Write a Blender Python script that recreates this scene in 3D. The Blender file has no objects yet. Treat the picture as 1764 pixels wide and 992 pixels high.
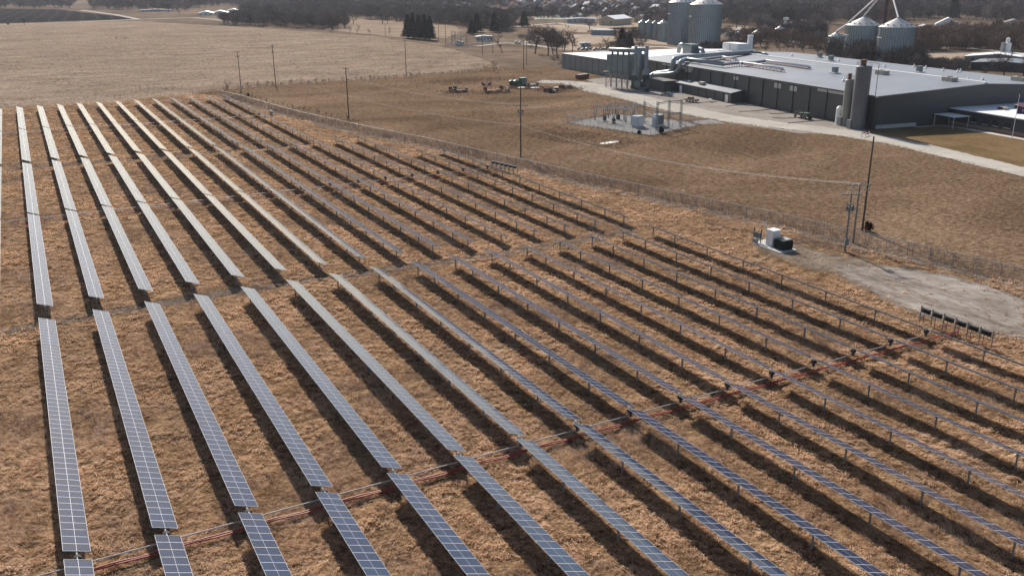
import bpy, bmesh, math, random
import numpy as np
from mathutils import Vector, Matrix
random.seed(7); rng = np.random.default_rng(7)
sc = bpy.context.scene
COL = sc.collection
R = math.radians
# ------------------------------------------------------------------ camera
F = 1533.52; YAW, PITCH, ROLL = R(28.2946), R(18.9515), R(-0.29704)
CAM = np.array([1.865, 0.0, 40.141])
def cam_axes():
    cy, sy, cp, sp = math.cos(YAW), math.sin(YAW), math.cos(PITCH), math.sin(PITCH)
    f = np.array([sy*cp, cy*cp, -sp]); r = np.array([cy, -sy, 0]); u = np.cross(r, f)
    c, s = math.cos(ROLL), math.sin(ROLL)
    return c*r+s*u, -s*r+c*u, f
AR, AU, AF = cam_axes()
def at(x, y, z=0.0):
    """world point at height z seen at photograph pixel (x, y)"""
    d = AF*F + AR*(x-882) - AU*(y-496)
    t = (z-CAM[2])/d[2]; p = CAM+t*d
    return (float(p[0]), float(p[1]), float(z))
def px(P):
    d = np.asarray(P, float)-CAM; z = d@AF
    return 882+F*(d@AR)/z, 496-F*(d@AU)/z, z
cam = bpy.data.cameras.new('camera'); camo = bpy.data.objects.new('camera', cam); COL.objects.link(camo)
cam.sensor_width = 36; cam.lens = F/1764*36; cam.clip_start = 1; cam.clip_end = 30000
camo.matrix_world = Matrix(((AR[0], AU[0], -AF[0], CAM[0]), (AR[1], AU[1], -AF[1], CAM[1]), (AR[2], AU[2], -AF[2], CAM[2]), (0, 0, 0, 1)))
sc.camera = camo
# ------------------------------------------------------------------ light
HAZE = .00005
SUN_EL, SUN_AZ = 33.0, 13.0          # azimuth from +Y towards +X
w = bpy.data.worlds.new('World'); sc.world = w; w.use_nodes = True
nt = w.node_tree; nt.nodes.clear()
sky = nt.nodes.new('ShaderNodeTexSky'); sky.sky_type = 'NISHITA'; sky.sun_disc = False
sky.sun_elevation = R(SUN_EL); sky.sun_rotation = R(SUN_AZ); sky.dust_density = 1.3; sky.air_density = 1.0
bg = nt.nodes.new('ShaderNodeBackground'); bg.inputs[1].default_value = 0.078
wo = nt.nodes.new('ShaderNodeOutputWorld')
nt.links.new(sky.outputs[0], bg.inputs[0]); nt.links.new(bg.outputs[0], wo.inputs[0])
sl = bpy.data.lights.new('sun', 'SUN'); so = bpy.data.objects.new('sun', sl); COL.objects.link(so)
sl.energy = 5.0; sl.angle = R(1.8); sl.color = (1.0, 0.93, 0.84)
sd = Vector((math.sin(R(SUN_AZ))*math.cos(R(SUN_EL)), math.cos(R(SUN_AZ))*math.cos(R(SUN_EL)), math.sin(R(SUN_EL))))
so.rotation_euler = sd.to_track_quat('Z', 'Y').to_euler()
vs = sc.view_settings; vs.view_transform = 'Standard'; vs.look = 'None'; vs.gamma = 1; vs.exposure = 0.64; vs.use_curve_mapping = False
sc.cycles.max_bounces = 5; sc.cycles.diffuse_bounces = 2; sc.cycles.glossy_bounces = 2; sc.cycles.transparent_max_bounces = 12
sc.cycles.volume_bounces = 0; sc.cycles.caustics_reflective = False; sc.cycles.caustics_refractive = False
# ------------------------------------------------------------------ materials
def _new(name):
    m = bpy.data.materials.new(name); m.use_nodes = True
    n = m.node_tree.nodes; l = m.node_tree.links
    return m, n, l, n['Principled BSDF'], n['Material Output']
def noise(n, l, vec, scale, detail=4, rough=.55, dist=0.0):
    t = n.new('ShaderNodeTexNoise'); t.inputs['Scale'].default_value = scale; t.inputs['Detail'].default_value = detail
    t.inputs['Roughness'].default_value = rough; t.inputs['Distortion'].default_value = dist
    if vec is not None: l.new(vec, t.inputs['Vector'])
    return t.outputs['Fac']
def ramp(n, l, fac, stops):
    r = n.new('ShaderNodeValToRGB'); e = r.color_ramp.elements
    while len(e) < len(stops): e.new(.5)
    for k, (p, c) in enumerate(stops):
        e[k].position = p; e[k].color = (*c, 1) if len(c) == 3 else c
    l.new(fac, r.inputs[0]); return r.outputs['Color']
def mixc(n, l, fac, a, b, typ='MIX'):
    m = n.new('ShaderNodeMix'); m.data_type = 'RGBA'; m.blend_type = typ
    for s, v in ((m.inputs[0], fac), (m.inputs[6], a), (m.inputs[7], b)):
        if isinstance(v, (int, float)): s.default_value = v
        elif isinstance(v, tuple): s.default_value = (*v, 1)
        else: l.new(v, s)
    return m.outputs[2]
def math_(n, l, op, a, b=0.0, clamp=False):
    m = n.new('ShaderNodeMath'); m.operation = op; m.use_clamp = clamp
    for s, v in ((m.inputs[0], a), (m.inputs[1], b)):
        if isinstance(v, (int, float)): s.default_value = v
        else: l.new(v, s)
    return m.outputs[0]
def pos(n, l, scale=(1, 1, 1), rotz=0):
    g = n.new('ShaderNodeNewGeometry'); mp = n.new('ShaderNodeMapping'); mp.inputs['Scale'].default_value = scale
    mp.inputs['Rotation'].default_value = (0, 0, rotz)
    l.new(g.outputs['Position'], mp.inputs['Vector']); return mp.outputs['Vector']
def bump(n, l, b, h, strength, dist):
    m = n.new('ShaderNodeBump'); m.inputs['Strength'].default_value = strength; m.inputs['Distance'].default_value = dist
    l.new(h, m.inputs['Height']); l.new(m.outputs[0], b.inputs['Normal'])
def M(name, c, var=.18, scale=1.5, rough=.8, metal=0.0, bmp=0.0, spec=.5):
    """plain surface with procedural wear: large and small noise around a base colour"""
    m, n, l, b, o = _new(name)
    v = pos(n, l)
    f = math_(n, l, 'ADD', math_(n, l, 'MULTIPLY', noise(n, l, v, scale), .6), math_(n, l, 'MULTIPLY', noise(n, l, v, scale*9, 3), .4))
    lo = tuple(x*(1-var) for x in c); hi = tuple(min(1, x*(1+var)) for x in c)
    l.new(ramp(n, l, f, [(.3, lo), (.7, hi)]), b.inputs['Base Color'])
    b.inputs['Roughness'].default_value = rough; b.inputs['Metallic'].default_value = metal
    b.inputs['Specular IOR Level'].default_value = spec
    if bmp: bump(n, l, b, f, .6, bmp)
    return m
def ribbed(name, c, period, axis, depth=.03, rough=.5, metal=.0, var=.1):
    """corrugated sheet: ribs run along one axis"""
    m, n, l, b, o = _new(name)
    tc = n.new('ShaderNodeTexCoord'); wv = n.new('ShaderNodeTexWave'); wv.wave_type = 'BANDS'; wv.bands_direction = axis
    wv.inputs['Scale'].default_value = 2*math.pi/20/period*1.0
    l.new(tc.outputs['Object'], wv.inputs['Vector'])
    f = noise(n, l, pos(n, l), .35, 5)
    lo = tuple(x*(1-var) for x in c); hi = tuple(min(1, x*(1+var)) for x in c)
    cc = ramp(n, l, f, [(.3, lo), (.7, hi)])
    l.new(cc, b.inputs['Base Color']); b.inputs['Roughness'].default_value = rough; b.inputs['Metallic'].default_value = metal
    bump(n, l, b, wv.outputs['Fac'], .7, depth)
    return m
# ------------------------------------------------------------------ mesh builder
class MB:
    def __init__(s): s.v = []; s.f = []; s.m = []
    def add(s, vs, fs, mi=0):
        o = len(s.v); s.v += [tuple(map(float, p)) for p in vs]
        for f in fs: s.f.append(tuple(i+o for i in f)); s.m.append(mi)
        return s
    def box(s, c, d, rz=0, mi=0, M4=None):
        x, y, z = (q/2 for q in d); cs, sn = math.cos(rz), math.sin(rz); P = []
        for k in (-z, z):
            for (i, j) in ((-x, -y), (x, -y), (x, y), (-x, y)):
                P.append((c[0]+i*cs-j*sn, c[1]+i*sn+j*cs, c[2]+k))
        if M4: P = [tuple(M4 @ Vector(p)) for p in P]
        return s.add(P, [(3, 2, 1, 0), (4, 5, 6, 7), (0, 1, 5, 4), (1, 2, 6, 5), (2, 3, 7, 6), (3, 0, 4, 7)], mi)
    def tube(s, a, b, r0, r1=None, n=6, mi=0, caps=True):
        r1 = r0 if r1 is None else r1; a = Vector(a); b = Vector(b); d = (b-a)
        if d.length < 1e-6: return s
        d.normalize(); t = Vector((0, 0, 1)) if abs(d.z) < .9 else Vector((1, 0, 0))
        u = d.cross(t).normalized(); w_ = d.cross(u); P = []
        for c, r in ((a, r0), (b, r1)):
            for k in range(n):
                A = 2*math.pi*k/n; P.append(c+u*(r*math.cos(A))+w_*(r*math.sin(A)))
        fs = [(k, (k+1) % n, n+(k+1) % n, n+k) for k in range(n)]
        if caps: fs += [tuple(range(n))[::-1], tuple(range(n, 2*n))]
        return s.add(P, fs, mi)
    def path(s, pts, r, n=8, mi=0):
        """one continuous swept pipe through points"""
        pts = [Vector(p) for p in pts]; P = []; N = len(pts); up = Vector((0, 0, 1))
        prev = None
        for i, p in enumerate(pts):
            d = (pts[min(i+1, N-1)]-pts[max(i-1, 0)]).normalized()
            if prev is None:
                t = up if abs(d.z) < .9 else Vector((1, 0, 0)); u = d.cross(t).normalized()
            else:
                u = (prev-d*prev.dot(d)).normalized()
            prev = u; w_ = d.cross(u); rr = r[i] if isinstance(r, (list, tuple)) else r
            for k in range(n):
                A = 2*math.pi*k/n; P.append(p+u*(rr*math.cos(A))+w_*(rr*math.sin(A)))
        fs = [(i*n+k, i*n+(k+1) % n, (i+1)*n+(k+1) % n, (i+1)*n+k) for i in range(N-1) for k in range(n)]
        fs += [tuple(range(n))[::-1], tuple(range((N-1)*n, N*n))]
        return s.add(P, fs, mi)
    def lathe(s, c, prof, n=24, mi=0, cap=True):
        P = []; fs = []
        for (r, z) in prof:
            for k in range(n):
                A = 2*math.pi*k/n; P.append((c[0]+r*math.cos(A), c[1]+r*math.sin(A), c[2]+z))
        m_ = len(prof)
        for i in range(m_-1):
            for k in range(n): fs.append((i*n+k, i*n+(k+1) % n, (i+1)*n+(k+1) % n, (i+1)*n+k))
        if cap: fs += [tuple(range(n))[::-1], tuple(range((m_-1)*n, m_*n))]
        return s.add(P, fs, mi)
    def prism(s, poly, z0, z1, mi=0, mtop=None):
        n = len(poly); A = sum(poly[i][0]*poly[(i+1) % n][1]-poly[(i+1) % n][0]*poly[i][1] for i in range(n))
        if A < 0: poly = poly[::-1]
        P = [(p[0], p[1], z0) for p in poly]+[(p[0], p[1], z1) for p in poly]
        s.add(P, [tuple(range(n))[::-1]]+[(k, (k+1) % n, n+(k+1) % n, n+k) for k in range(n)], mi)
        return s.add(P[n:], [tuple(range(n))], mi if mtop is None else mtop)
    def extr(s, prof, y0, y1, M4=None, mi=0):
        """profile in x,z extruded along y"""
        n = len(prof); P = [(p[0], y0, p[1]) for p in prof]+[(p[0], y1, p[1]) for p in prof]
        if M4: P = [tuple(M4 @ Vector(p)) for p in P]
        return s.add(P, [tuple(range(n)), tuple(range(n, 2*n))[::-1]]+[(k, n+k, n+(k+1) % n, (k+1) % n) for k in range(n)], mi)
    def build(s, name, mats, parent=None, loc=None, rz=0, smooth=False):
        me = bpy.data.meshes.new(name); me.from_pydata(s.v, [], s.f)
        if not isinstance(mats, (list, tuple)): mats = [mats]
        for m in mats: me.materials.append(m)
        if len(mats) > 1: me.polygons.foreach_set('material_index', s.m)
        if smooth: me.polygons.foreach_set('use_smooth', [True]*len(s.f))
        me.update(); o = bpy.data.objects.new(name, me); COL.objects.link(o)
        if parent: o.parent = parent
        if loc: o.location = loc; o.rotation_euler.z = rz
        return o
def tag(o, label=None, cat=None, group=None, kind=None):
    if label: o['label'] = label
    if cat: o['category'] = cat
    if group: o['group'] = group
    if kind: o['kind'] = kind
    return o
def empty(name, loc=(0, 0, 0), rz=0, label=None, cat=None, group=None):
    o = bpy.data.objects.new(name, None); COL.objects.link(o); o.location = loc; o.rotation_euler.z = rz
    o.empty_display_size = .5
    return tag(o, label, cat, group)
KIDS = {}
def copy_tree(o, parent=None, **kw):
    c = o.copy(); COL.objects.link(c); c.parent = parent
    for ch in list(o.children): copy_tree(ch, c)
    return c
def numpy_mesh(name, V, loops, n_per, mats, parent=None, attr=None, smooth=False):
    me = bpy.data.meshes.new(name); nf = len(loops)//n_per
    me.vertices.add(len(V)); me.vertices.foreach_set('co', np.ascontiguousarray(V, np.float32).ravel())
    me.loops.add(len(loops)); me.loops.foreach_set('vertex_index', np.ascontiguousarray(loops, np.int32))
    me.polygons.add(nf); me.polygons.foreach_set('loop_start', np.arange(nf, dtype=np.int32)*n_per)
    if attr:
        for k, a in attr.items():
            at_ = me.attributes.new(k, 'FLOAT', 'POINT'); at_.data.foreach_set('value', np.ascontiguousarray(a, np.float32))
    if not isinstance(mats, (list, tuple)): mats = [mats]
    for m in mats: me.materials.append(m)
    me.update(calc_edges=True); me.validate()
    if smooth: me.polygons.foreach_set('use_smooth', [True]*nf)
    o = bpy.data.objects.new(name, me); COL.objects.link(o)
    if parent: o.parent = parent
    return o
def in_poly(X, Y, poly):
    poly = np.asarray([(p[0], p[1]) for p in poly]); c = np.zeros(len(X), bool); n = len(poly); j = n-1
    for i in range(n):
        xi, yi = poly[i]; xj, yj = poly[j]
        c ^= ((yi > Y) != (yj > Y)) & (X < (xj-xi)*(Y-yi)/(yj-yi+1e-12)+xi); j = i
    return c
def sheet(name, poly, z, mat, ragged=0.0, step=None, kind='structure'):
    """flat sheet with (optionally) a ragged outline"""
    pts = []
    n = len(poly)
    for i in range(n):
        a = np.array(poly[i][:2], float); b = np.array(poly[(i+1) % n][:2], float); L = np.linalg.norm(b-a)
        k = max(1, int(L/step)) if step else 1
        nrm = np.array([-(b-a)[1], (b-a)[0]])/(L+1e-9)
        for j in range(k):
            p = a+(b-a)*j/k
            if ragged and j: p = p+nrm*random.gauss(0, ragged)
            pts.append((p[0], p[1], z))
    bm = bmesh.new(); vs_ = [bm.verts.new(p) for p in pts]; f = bm.faces.new(vs_)
    if f.normal.z < 0 or sum(pts[i][0]*pts[(i+1) % len(pts)][1]-pts[(i+1) % len(pts)][0]*pts[i][1] for i in range(len(pts))) < 0: f.normal_flip()
    bmesh.ops.triangulate(bm, faces=bm.faces[:])
    me = bpy.data.meshes.new(name); bm.to_mesh(me); bm.free(); me.materials.append(mat)
    o = bpy.data.objects.new(name, me); COL.objects.link(o)
    return tag(o, kind=kind)
ORD = ['first','second','third','fourth','fifth','sixth','seventh','eighth','ninth','tenth','eleventh','twelfth','thirteenth','fourteenth','fifteenth','sixteenth','seventeenth']
# ================================================================== ground materials
def ground_mat(name, stops, s1, s2, stretch=(1, 1, 1), rotz=0, bscale=2.0, bdist=.15, bstr=.8, extra=None, rough=.95, wf=.45):
    m, n, l, b, o = _new(name)
    v = pos(n, l, stretch, rotz); big = noise(n, l, v, s1, 5, .6, .6); small = noise(n, l, v, s2, 5, .65)
    f = math_(n, l, 'ADD', math_(n, l, 'MULTIPLY', big, 1-wf), math_(n, l, 'MULTIPLY', small, wf))
    c = ramp(n, l, f, stops)
    if extra: c = extra(n, l, c)
    l.new(c, b.inputs['Base Color']); b.inputs['Roughness'].default_value = 1.0; b.inputs['Specular IOR Level'].default_value = 0.0
    bump(n, l, b, noise(n, l, v, bscale, 5, .65), bstr, bdist)
    return m
soil_dark, straw = (.10, .062, .038), (.36, .225, .125)
m_meadow = ground_mat('dry meadow soil', [(.34, (.050, .030, .018)), (.45, (.13, .078, .043)), (.55, (.27, .17, .095)), (.68, (.42, .28, .17))], .5, 2.2, bscale=2.6, bdist=.35, bstr=1.0)
m_mown = ground_mat('mown brown field', [(.36, (.055, .035, .021)), (.45, (.115, .074, .046)), (.54, (.185, .125, .080)), (.66, (.30, .215, .145))], .03, 1.3, (.6, 1.1, 1), R(62), 1.8, .3, 1.0, None, .95, .6)
def stub_extra(n, l, c):
    wv = n.new('ShaderNodeTexWave'); wv.bands_direction = 'Y'; wv.inputs['Scale'].default_value = .09; wv.inputs['Distortion'].default_value = 9; wv.inputs['Detail'].default_value = 4
    wv.inputs['Detail Scale'].default_value = 1.3; l.new(pos(n, l, (.25, 1, 1), R(-8)), wv.inputs['Vector'])
    c = mixc(n, l, math_(n, l, 'MULTIPLY', wv.outputs['Fac'], .3), c, (.13, .095, .070))
    return mixc(n, l, math_(n, l, 'MULTIPLY', ramp(n, l, noise(n, l, pos(n, l), .012, 4, .6, 1.5), [(.45, (0, 0, 0)), (.65, (1, 1, 1))]), .35), c, (.17, .13, .10))
m_stub = ground_mat('corn stubble', [(.36, (.15, .108, .078)), (.5, (.28, .212, .158)), (.64, (.43, .34, .26))], .05, 1.0, (.5, 1.6, 1), R(-8), 1.3, .4, .9, stub_extra, .95, .6)
m_far = ground_mat('far land', [(.35, (.075, .056, .044)), (.5, (.14, .105, .078)), (.66, (.25, .185, .135))], .010, .08, (1, 1, 1), 0, .3, .5, .5)
def plow_extra(n, l, c):
    wv = n.new('ShaderNodeTexWave'); wv.bands_direction = 'X'; wv.inputs['Scale'].default_value = .02; wv.inputs['Distortion'].default_value = 3; l.new(pos(n, l, (1, .15, 1), R(25)), wv.inputs['Vector'])
    return mixc(n, l, math_(n, l, 'MULTIPLY', ramp(n, l, wv.outputs['Fac'], [(.8, (0, 0, 0)), (1, (1, 1, 1))]), .25), c, (.09, .078, .07))
m_plow = ground_mat('ploughed earth', [(.35, (.012, .011, .012)), (.65, (.026, .024, .025))], .02, .3, (1, .4, 1), 0, .5, .4, .6, plow_extra)
m_gravel = ground_mat('pale crushed gravel', [(.3, (.36, .33, .29)), (.5, (.48, .44, .395)), (.7, (.60, .565, .51))], .08, 1.4, (1, 1, 1), 0, 6, .03, .4)
m_apron = ground_mat('grey packed gravel', [(.3, (.17, .155, .14)), (.5, (.25, .225, .20)), (.7, (.33, .30, .27))], .12, 1.1, (1, 1, 1), 0, 5, .03, .4)
m_yard = ground_mat('grey yard stone', [(.3, (.17, .165, .16)), (.7, (.29, .28, .27))], .15, 1.8, (1, 1, 1), 0, 6, .04, .4)
m_lawn = ground_mat('dormant lawn', [(.3, (.075, .052, .026)), (.5, (.145, .098, .052)), (.7, (.23, .155, .088))], .10, 1.2, (1, .6, 1), 0, 2.5, .1, .6)
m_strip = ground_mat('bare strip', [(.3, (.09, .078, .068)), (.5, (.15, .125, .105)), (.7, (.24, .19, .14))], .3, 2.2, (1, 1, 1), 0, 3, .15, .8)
m_snow = M('old ice', (.75, .74, .72), .1, 1, .5)
m_conc = M('concrete', (.42, .41, .39), .15, .6, .85)
def faded(mat, lo=.35, hi=.6, sc_=.7, dens=1.0):
    """let the sheet below show through in patches, towards the edge attribute"""
    n, l = mat.node_tree.nodes, mat.node_tree.links; b = n['Principled BSDF']; o = n['Material Output']
    a = n.new('ShaderNodeAttribute'); a.attribute_name = 'edge'
    f = math_(n, l, 'ADD', a.outputs['Fac'], math_(n, l, 'MULTIPLY', math_(n, l, 'SUBTRACT', noise(n, l, pos(n, l), sc_, 6, .65), .5), 1.6))
    f = ramp(n, l, f, [(lo, (0, 0, 0)), (hi, (dens, dens, dens))])
    t = n.new('ShaderNodeBsdfTransparent'); mx = n.new('ShaderNodeMixShader'); l.new(f, mx.inputs[0]); l.new(t.outputs[0], mx.inputs[1]); l.new(b.outputs[0], mx.inputs[2])
    l.new(mx.outputs[0], o.inputs['Surface']); return mat
def patch(name, poly, z, mat, inner=.45):
    """sheet that thins out at its rim: attribute edge is 0 on the rim and 1 inside"""
    P = np.array([(p[0], p[1]) for p in poly], float); Q = []
    for i in range(len(P)):
        for t in np.linspace(0, 1, 5)[:-1]: Q.append(P[i]*(1-t)+P[(i+1) % len(P)]*t)
    Q = np.array(Q)
    for _ in range(3): Q = (np.roll(Q, 1, 0)+2*Q+np.roll(Q, -1, 0))/4
    c = Q.mean(0); n = len(Q); V = []; A = []
    for k, e in ((1.0, 0), (1-inner, 1), (.02, 1)):
        for q in Q: V.append((*(c+(q-c)*k), z)); A.append(e)
    L = []
    for r_ in range(2):
        for i in range(n): L += [r_*n+i, r_*n+(i+1) % n, (r_+1)*n+(i+1) % n, (r_+1)*n+i]
    o = numpy_mesh(name, np.array(V), np.array(L), 4, mat, attr={'edge': np.array(A)})
    return tag(o, kind='structure')
def band(name, line, w, z, mat, soft=None):
    """ribbon along a centre line; edge attribute 0 at both rims"""
    P = np.array([(p[0], p[1]) for p in line], float); Q = []
    for i in range(len(P)-1):
        k = max(2, int(np.linalg.norm(P[i+1]-P[i])/4))
        for t in np.linspace(0, 1, k, endpoint=False): Q.append(P[i]*(1-t)+P[i+1]*t)
    Q.append(P[-1]); Q = np.array(Q)
    for _ in range(2): Q[1:-1] = (Q[:-2]+2*Q[1:-1]+Q[2:])/4
    D = np.gradient(Q, axis=0); D /= np.linalg.norm(D, axis=1)[:, None]; Nn = np.stack([-D[:, 1], D[:, 0]], 1)
    W = np.interp(np.linspace(0, 1, len(Q)), np.linspace(0, 1, len(w)), w) if isinstance(w, (list, tuple)) else np.full(len(Q), w)
    V = []; A = []
    for s_, e in ((-.5, 0), (-.25, 1), (.25, 1), (.5, 0)):
        for q, nn, ww in zip(Q, Nn, W): V.append((*(q+nn*ww*s_), z)); A.append(e)
    n = len(Q); L = []
    for r_ in range(3):
        for i in range(n-1): L += [r_*n+i, (r_+1)*n+i, (r_+1)*n+i+1, r_*n+i+1]
    L = np.array(L).reshape(-1, 4)[:, ::-1].ravel()
    return tag(numpy_mesh(name, np.array(V), L, 4, mat, attr={'edge': np.array(A)}), kind='structure')
# ================================================================== ground sheets
g = MB(); g.add([(-9000, -400, -.03), (9000, -400, -.03), (9000, 14000, -.03), (-9000, 14000, -.03)], [(0, 1, 2, 3)]); tag(g.build('ground', m_far), kind='structure')
FENCE = [(67.2, 352), (69.4, 341.5), (76.8, 281.9), (84.4, 244.2), (92.2, 213.1), (96.6, 188.7), (99.1, 176.8), (103.3, 154.7), (109.6, 127.1), (113.2, 113.0), (115.9, 97.3), (118.6, 83.4), (120.6, 69.5), (122.5, 52), (124, 30)]
meadow_poly = [(-160, -5), (124, -5)]+FENCE[::-1]+[(60, 366), (30, 356), (-160, 352)]
sheet('meadow', meadow_poly, 0.0, m_meadow)
hedge = [(60, 366), (72.4, 373.4), (86, 377.4), (154.5, 382.7), (180, 388), (214, 399)]
sheet('brown_field', FENCE[::-1]+hedge+[(232, 392), (240, 360), (225, 334), (260, 300), (260, 20), (300, -40), (124, -40)], -.008, m_mown)
sheet('stubble_field', [(-400, 352), (30, 356), (60, 366)]+hedge[1:]+[(246.4, 532), (254.4, 704.1), (186.4, 955.8), (131, 1131.1), (-400, 1145)], -.012, m_stub, .8, 14)
sheet('ploughed_field', [(-500, 1165), (-8, 1160), (142, 1205), (75, 1745), (-11, 1900), (-500, 2000)], -.01, m_plow, 1.5, 40)
# factory yard
yard = [at(1010, 137)[:2], (228, 334), (232, 330), (236, 300), (227, 262), (220, 222), (214, 180), (211.9, 176.9), (205, 170), (190, 180), (186, 206), (190, 245), (199, 285)]
sheet('gravel_apron', yard, .006, m_apron, .25, 3)
sheet('factory_lawn', [(214, 176), (248, 171), (243, 160), (233, 141), (226, 110), (190, 112), (195, 150), (207, 164)], -.002, m_lawn, .3, 3)
road = [(196, 336), (205, 326), (206, 312), (201, 297), (198, 270), (194, 246), (192, 222), (193, 205), (198, 187), (202, 170), (201, 152), (196, 130), (192, 112), (188, 80)]
m_roadg = faded(ground_mat('pale road gravel', [(.3, (.27, .245, .215)), (.5, (.37, .34, .30)), (.7, (.48, .445, .40))], .08, 1.4, bscale=6, bdist=.03, bstr=.4), .05, .25, .25)
band('gravel_road', road, [13, 15, 16, 14, 14, 15, 13, 12.5, 12.5, 10, 10, 9, 9, 8.5], .012, m_roadg)
sheet('road_spur', [(176, 208.5), (184, 204), (186, 213), (178, 213)], .009, m_yard, .2, 2)
sy = [(144.2, 229.2), (151.8, 197.6), (175.5, 206), (177.5, 212.5), (168.2, 238.3)]
sheet('substation_yard', sy, .01, m_yard, .15, 2)
tag(patch('ice_patch', [at(1027, 248)[:2], at(1042, 249)[:2], at(1068, 245)[:2], at(1066, 242)[:2], at(1045, 244.5)[:2]], .016, faded(m_snow, .1, .2, 1.5)))
m_gp = faded(ground_mat('thin gravel', [(.36, (.12, .098, .082)), (.5, (.22, .19, .165)), (.66, (.36, .325, .29))], .25, 1.8, (1, .35, 1), R(10), 3, .08, .7), .2, .8, .45)
patch('gravel_patch', [at(*p)[:2] for p in [(1400, 452), (1460, 445), (1540, 452), (1640, 468), (1720, 490), (1850, 525), (1880, 620), (1760, 596), (1640, 560), (1570, 548), (1490, 505), (1430, 478)]], .012, m_gp, .35)
m_gp2 = faded(ground_mat('scraped soil', [(.36, (.085, .062, .046)), (.5, (.17, .135, .105)), (.66, (.27, .22, .175))], .3, 2.0, bscale=4, bdist=.08), .25, .8, .4)
patch('scraped_soil', [at(*p)[:2] for p in [(1265, 425), (1300, 410), (1345, 408), (1400, 425), (1470, 440), (1560, 452), (1500, 490), (1420, 480), (1340, 455)]], .008, m_gp2, .6)
m_mud = faded(ground_mat('wheel track mud', [(.3, (.05, .035, .025)), (.7, (.15, .105, .075))], .3, 2.5, bscale=3, bdist=.15), .55, .95, .35, .85)
band('wheel_track', [at(*p)[:2] for p in [(1215, 383), (1280, 398), (1345, 408), (1400, 420), (1460, 436), (1510, 450)]], [2.0, 3.0, 2.6, 2.8, 1.5, .6], .014, m_mud)
band('wheel_track', [at(*p)[:2] for p in [(1380, 408), (1430, 425), (1480, 433), (1530, 445), (1590, 458)]], [1.5, 3.4, 3.0, 2.0, .8], .018, m_mud)
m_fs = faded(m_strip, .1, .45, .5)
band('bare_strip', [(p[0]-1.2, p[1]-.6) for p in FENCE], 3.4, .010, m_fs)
m_tramp = faded(ground_mat('trampled earth', [(.34, (.055, .042, .034)), (.5, (.12, .095, .078)), (.66, (.22, .175, .14))], .4, 2.2, bscale=3, bdist=.15), .25, .7, .3, .85)
for yy, x1 in ((119.2, 96), (232, 68), (346, 62)): band('trampled_track', [(x, yy+1.2*math.sin(x*.07)) for x in range(-12, x1, 6)], 3.4, .010, m_tramp)
band('field_track', [at(*p)[:2] for p in [(0, 42), (130, 39), (240, 33.5), (330, 31), (372, 34), (400, 38)]], 9, .004, m_roadg)
band('field_track', [at(*p)[:2] for p in [(240, 34), (200, 26), (140, 18)]], 9, .006, m_roadg)
m_dirt = ground_mat('town dirt', [(.3, (.22, .17, .13)), (.7, (.40, .32, .25))], .03, .4, bscale=.6)
for q in ([(985, 60), (1060, 58), (1130, 64), (1160, 70), (1150, 78), (1060, 72), (990, 80), (975, 70)], [(965, 76), (1050, 83), (1045, 88), (960, 86)], [(1030, 40), (1170, 40), (1180, 46), (1060, 48), (1020, 52)], [(930, 44), (1000, 42), (1030, 48), (1010, 56), (950, 55)]):
    sheet('dirt_lot', [at(*p)[:2] for p in q], -.012, m_dirt, 1.2, 12)
sheet('dirt_lot', [at(*p)[:2] for p in [(1240, 47), (1300, 47), (1380, 50), (1400, 54), (1300, 53), (1240, 52)]], -.010, m_dirt, 1.2, 12)
sheet('dirt_lot', [at(*p)[:2] for p in [(1590, 86), (1700, 92), (1764, 100), (1764, 108), (1650, 104), (1580, 96)]], -.010, m_dirt, 1.2, 12)
sheet('tan_field', [at(*p)[:2] for p in [(560, 52), (610, 32), (650, 36), (770, 44), (800, 52), (770, 66), (700, 66), (620, 58)]], -.010, m_stub, 2, 20)
for q, w_ in (([(870, 48), (960, 40), (1040, 50), (1140, 60), (1240, 64)], 9), ([(880, 30), (1000, 29), (1160, 34)], 10), ([(980, 96), (1040, 88), (1130, 80), (1200, 86)], 8), ([(1240, 51), (1330, 55), (1430, 60)], 10), ([(890, 76), (940, 66), (1000, 62)], 8), ([(1560, 78), (1680, 84), (1790, 96)], 8), ([(1240, 60), (1330, 66), (1420, 80)], 8), ([(820, 80), (870, 74), (905, 76), (960, 84)], 6)):
    band('town_road', [at(*p)[:2] for p in q], w_, -.004, m_roadg)
sheet('green_verge', [at(*p)[:2] for p in [(920, 31), (1000, 30), (1030, 31), (1030, 33), (920, 34)]], -.008, M('winter green', (.06, .10, .05), .3, .1), 1, 20)
# ================================================================== grass and weeds (nobody could count the blades)
def blade_mat(name, cols, transl=.3, grey=None):
    m, n, l, b, o = _new(name)
    a = n.new('ShaderNodeAttribute'); a.attribute_name = 'rnd'
    f = math_(n, l, 'ADD', math_(n, l, 'MULTIPLY', a.outputs['Fac'], .5), math_(n, l, 'MULTIPLY', noise(n, l, pos(n, l), .16, 5, .6, .8), .62))
    cc = ramp(n, l, f, cols)
    if grey: cc = mixc(n, l, ramp(n, l, noise(n, l, pos(n, l), .07, 5, .65, 1.2), [(.44, (0, 0, 0)), (.66, (.75, .75, .75))]), cc, grey)
    l.new(cc, b.inputs['Base Color']); b.inputs['Roughness'].default_value = .8; b.inputs['Specular IOR Level'].default_value = .05
    t = n.new('ShaderNodeBsdfTranslucent'); l.new(b.inputs['Base Color'].links[0].from_socket, t.inputs['Color'])
    mx = n.new('ShaderNodeMixShader'); mx.inputs[0].default_value = transl
    l.new(b.outputs[0], mx.inputs[1]); l.new(t.outputs[0], mx.inputs[2]); l.new(mx.outputs[0], o.inputs['Surface'])
    return m
m_blade = blade_mat('dry grass blades', [(.24, (.19, .105, .060)), (.38, (.42, .25, .145)), (.54, (.70, .455, .295)), (.76, (.84, .63, .455))], .35, (.30, .215, .16))
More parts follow.
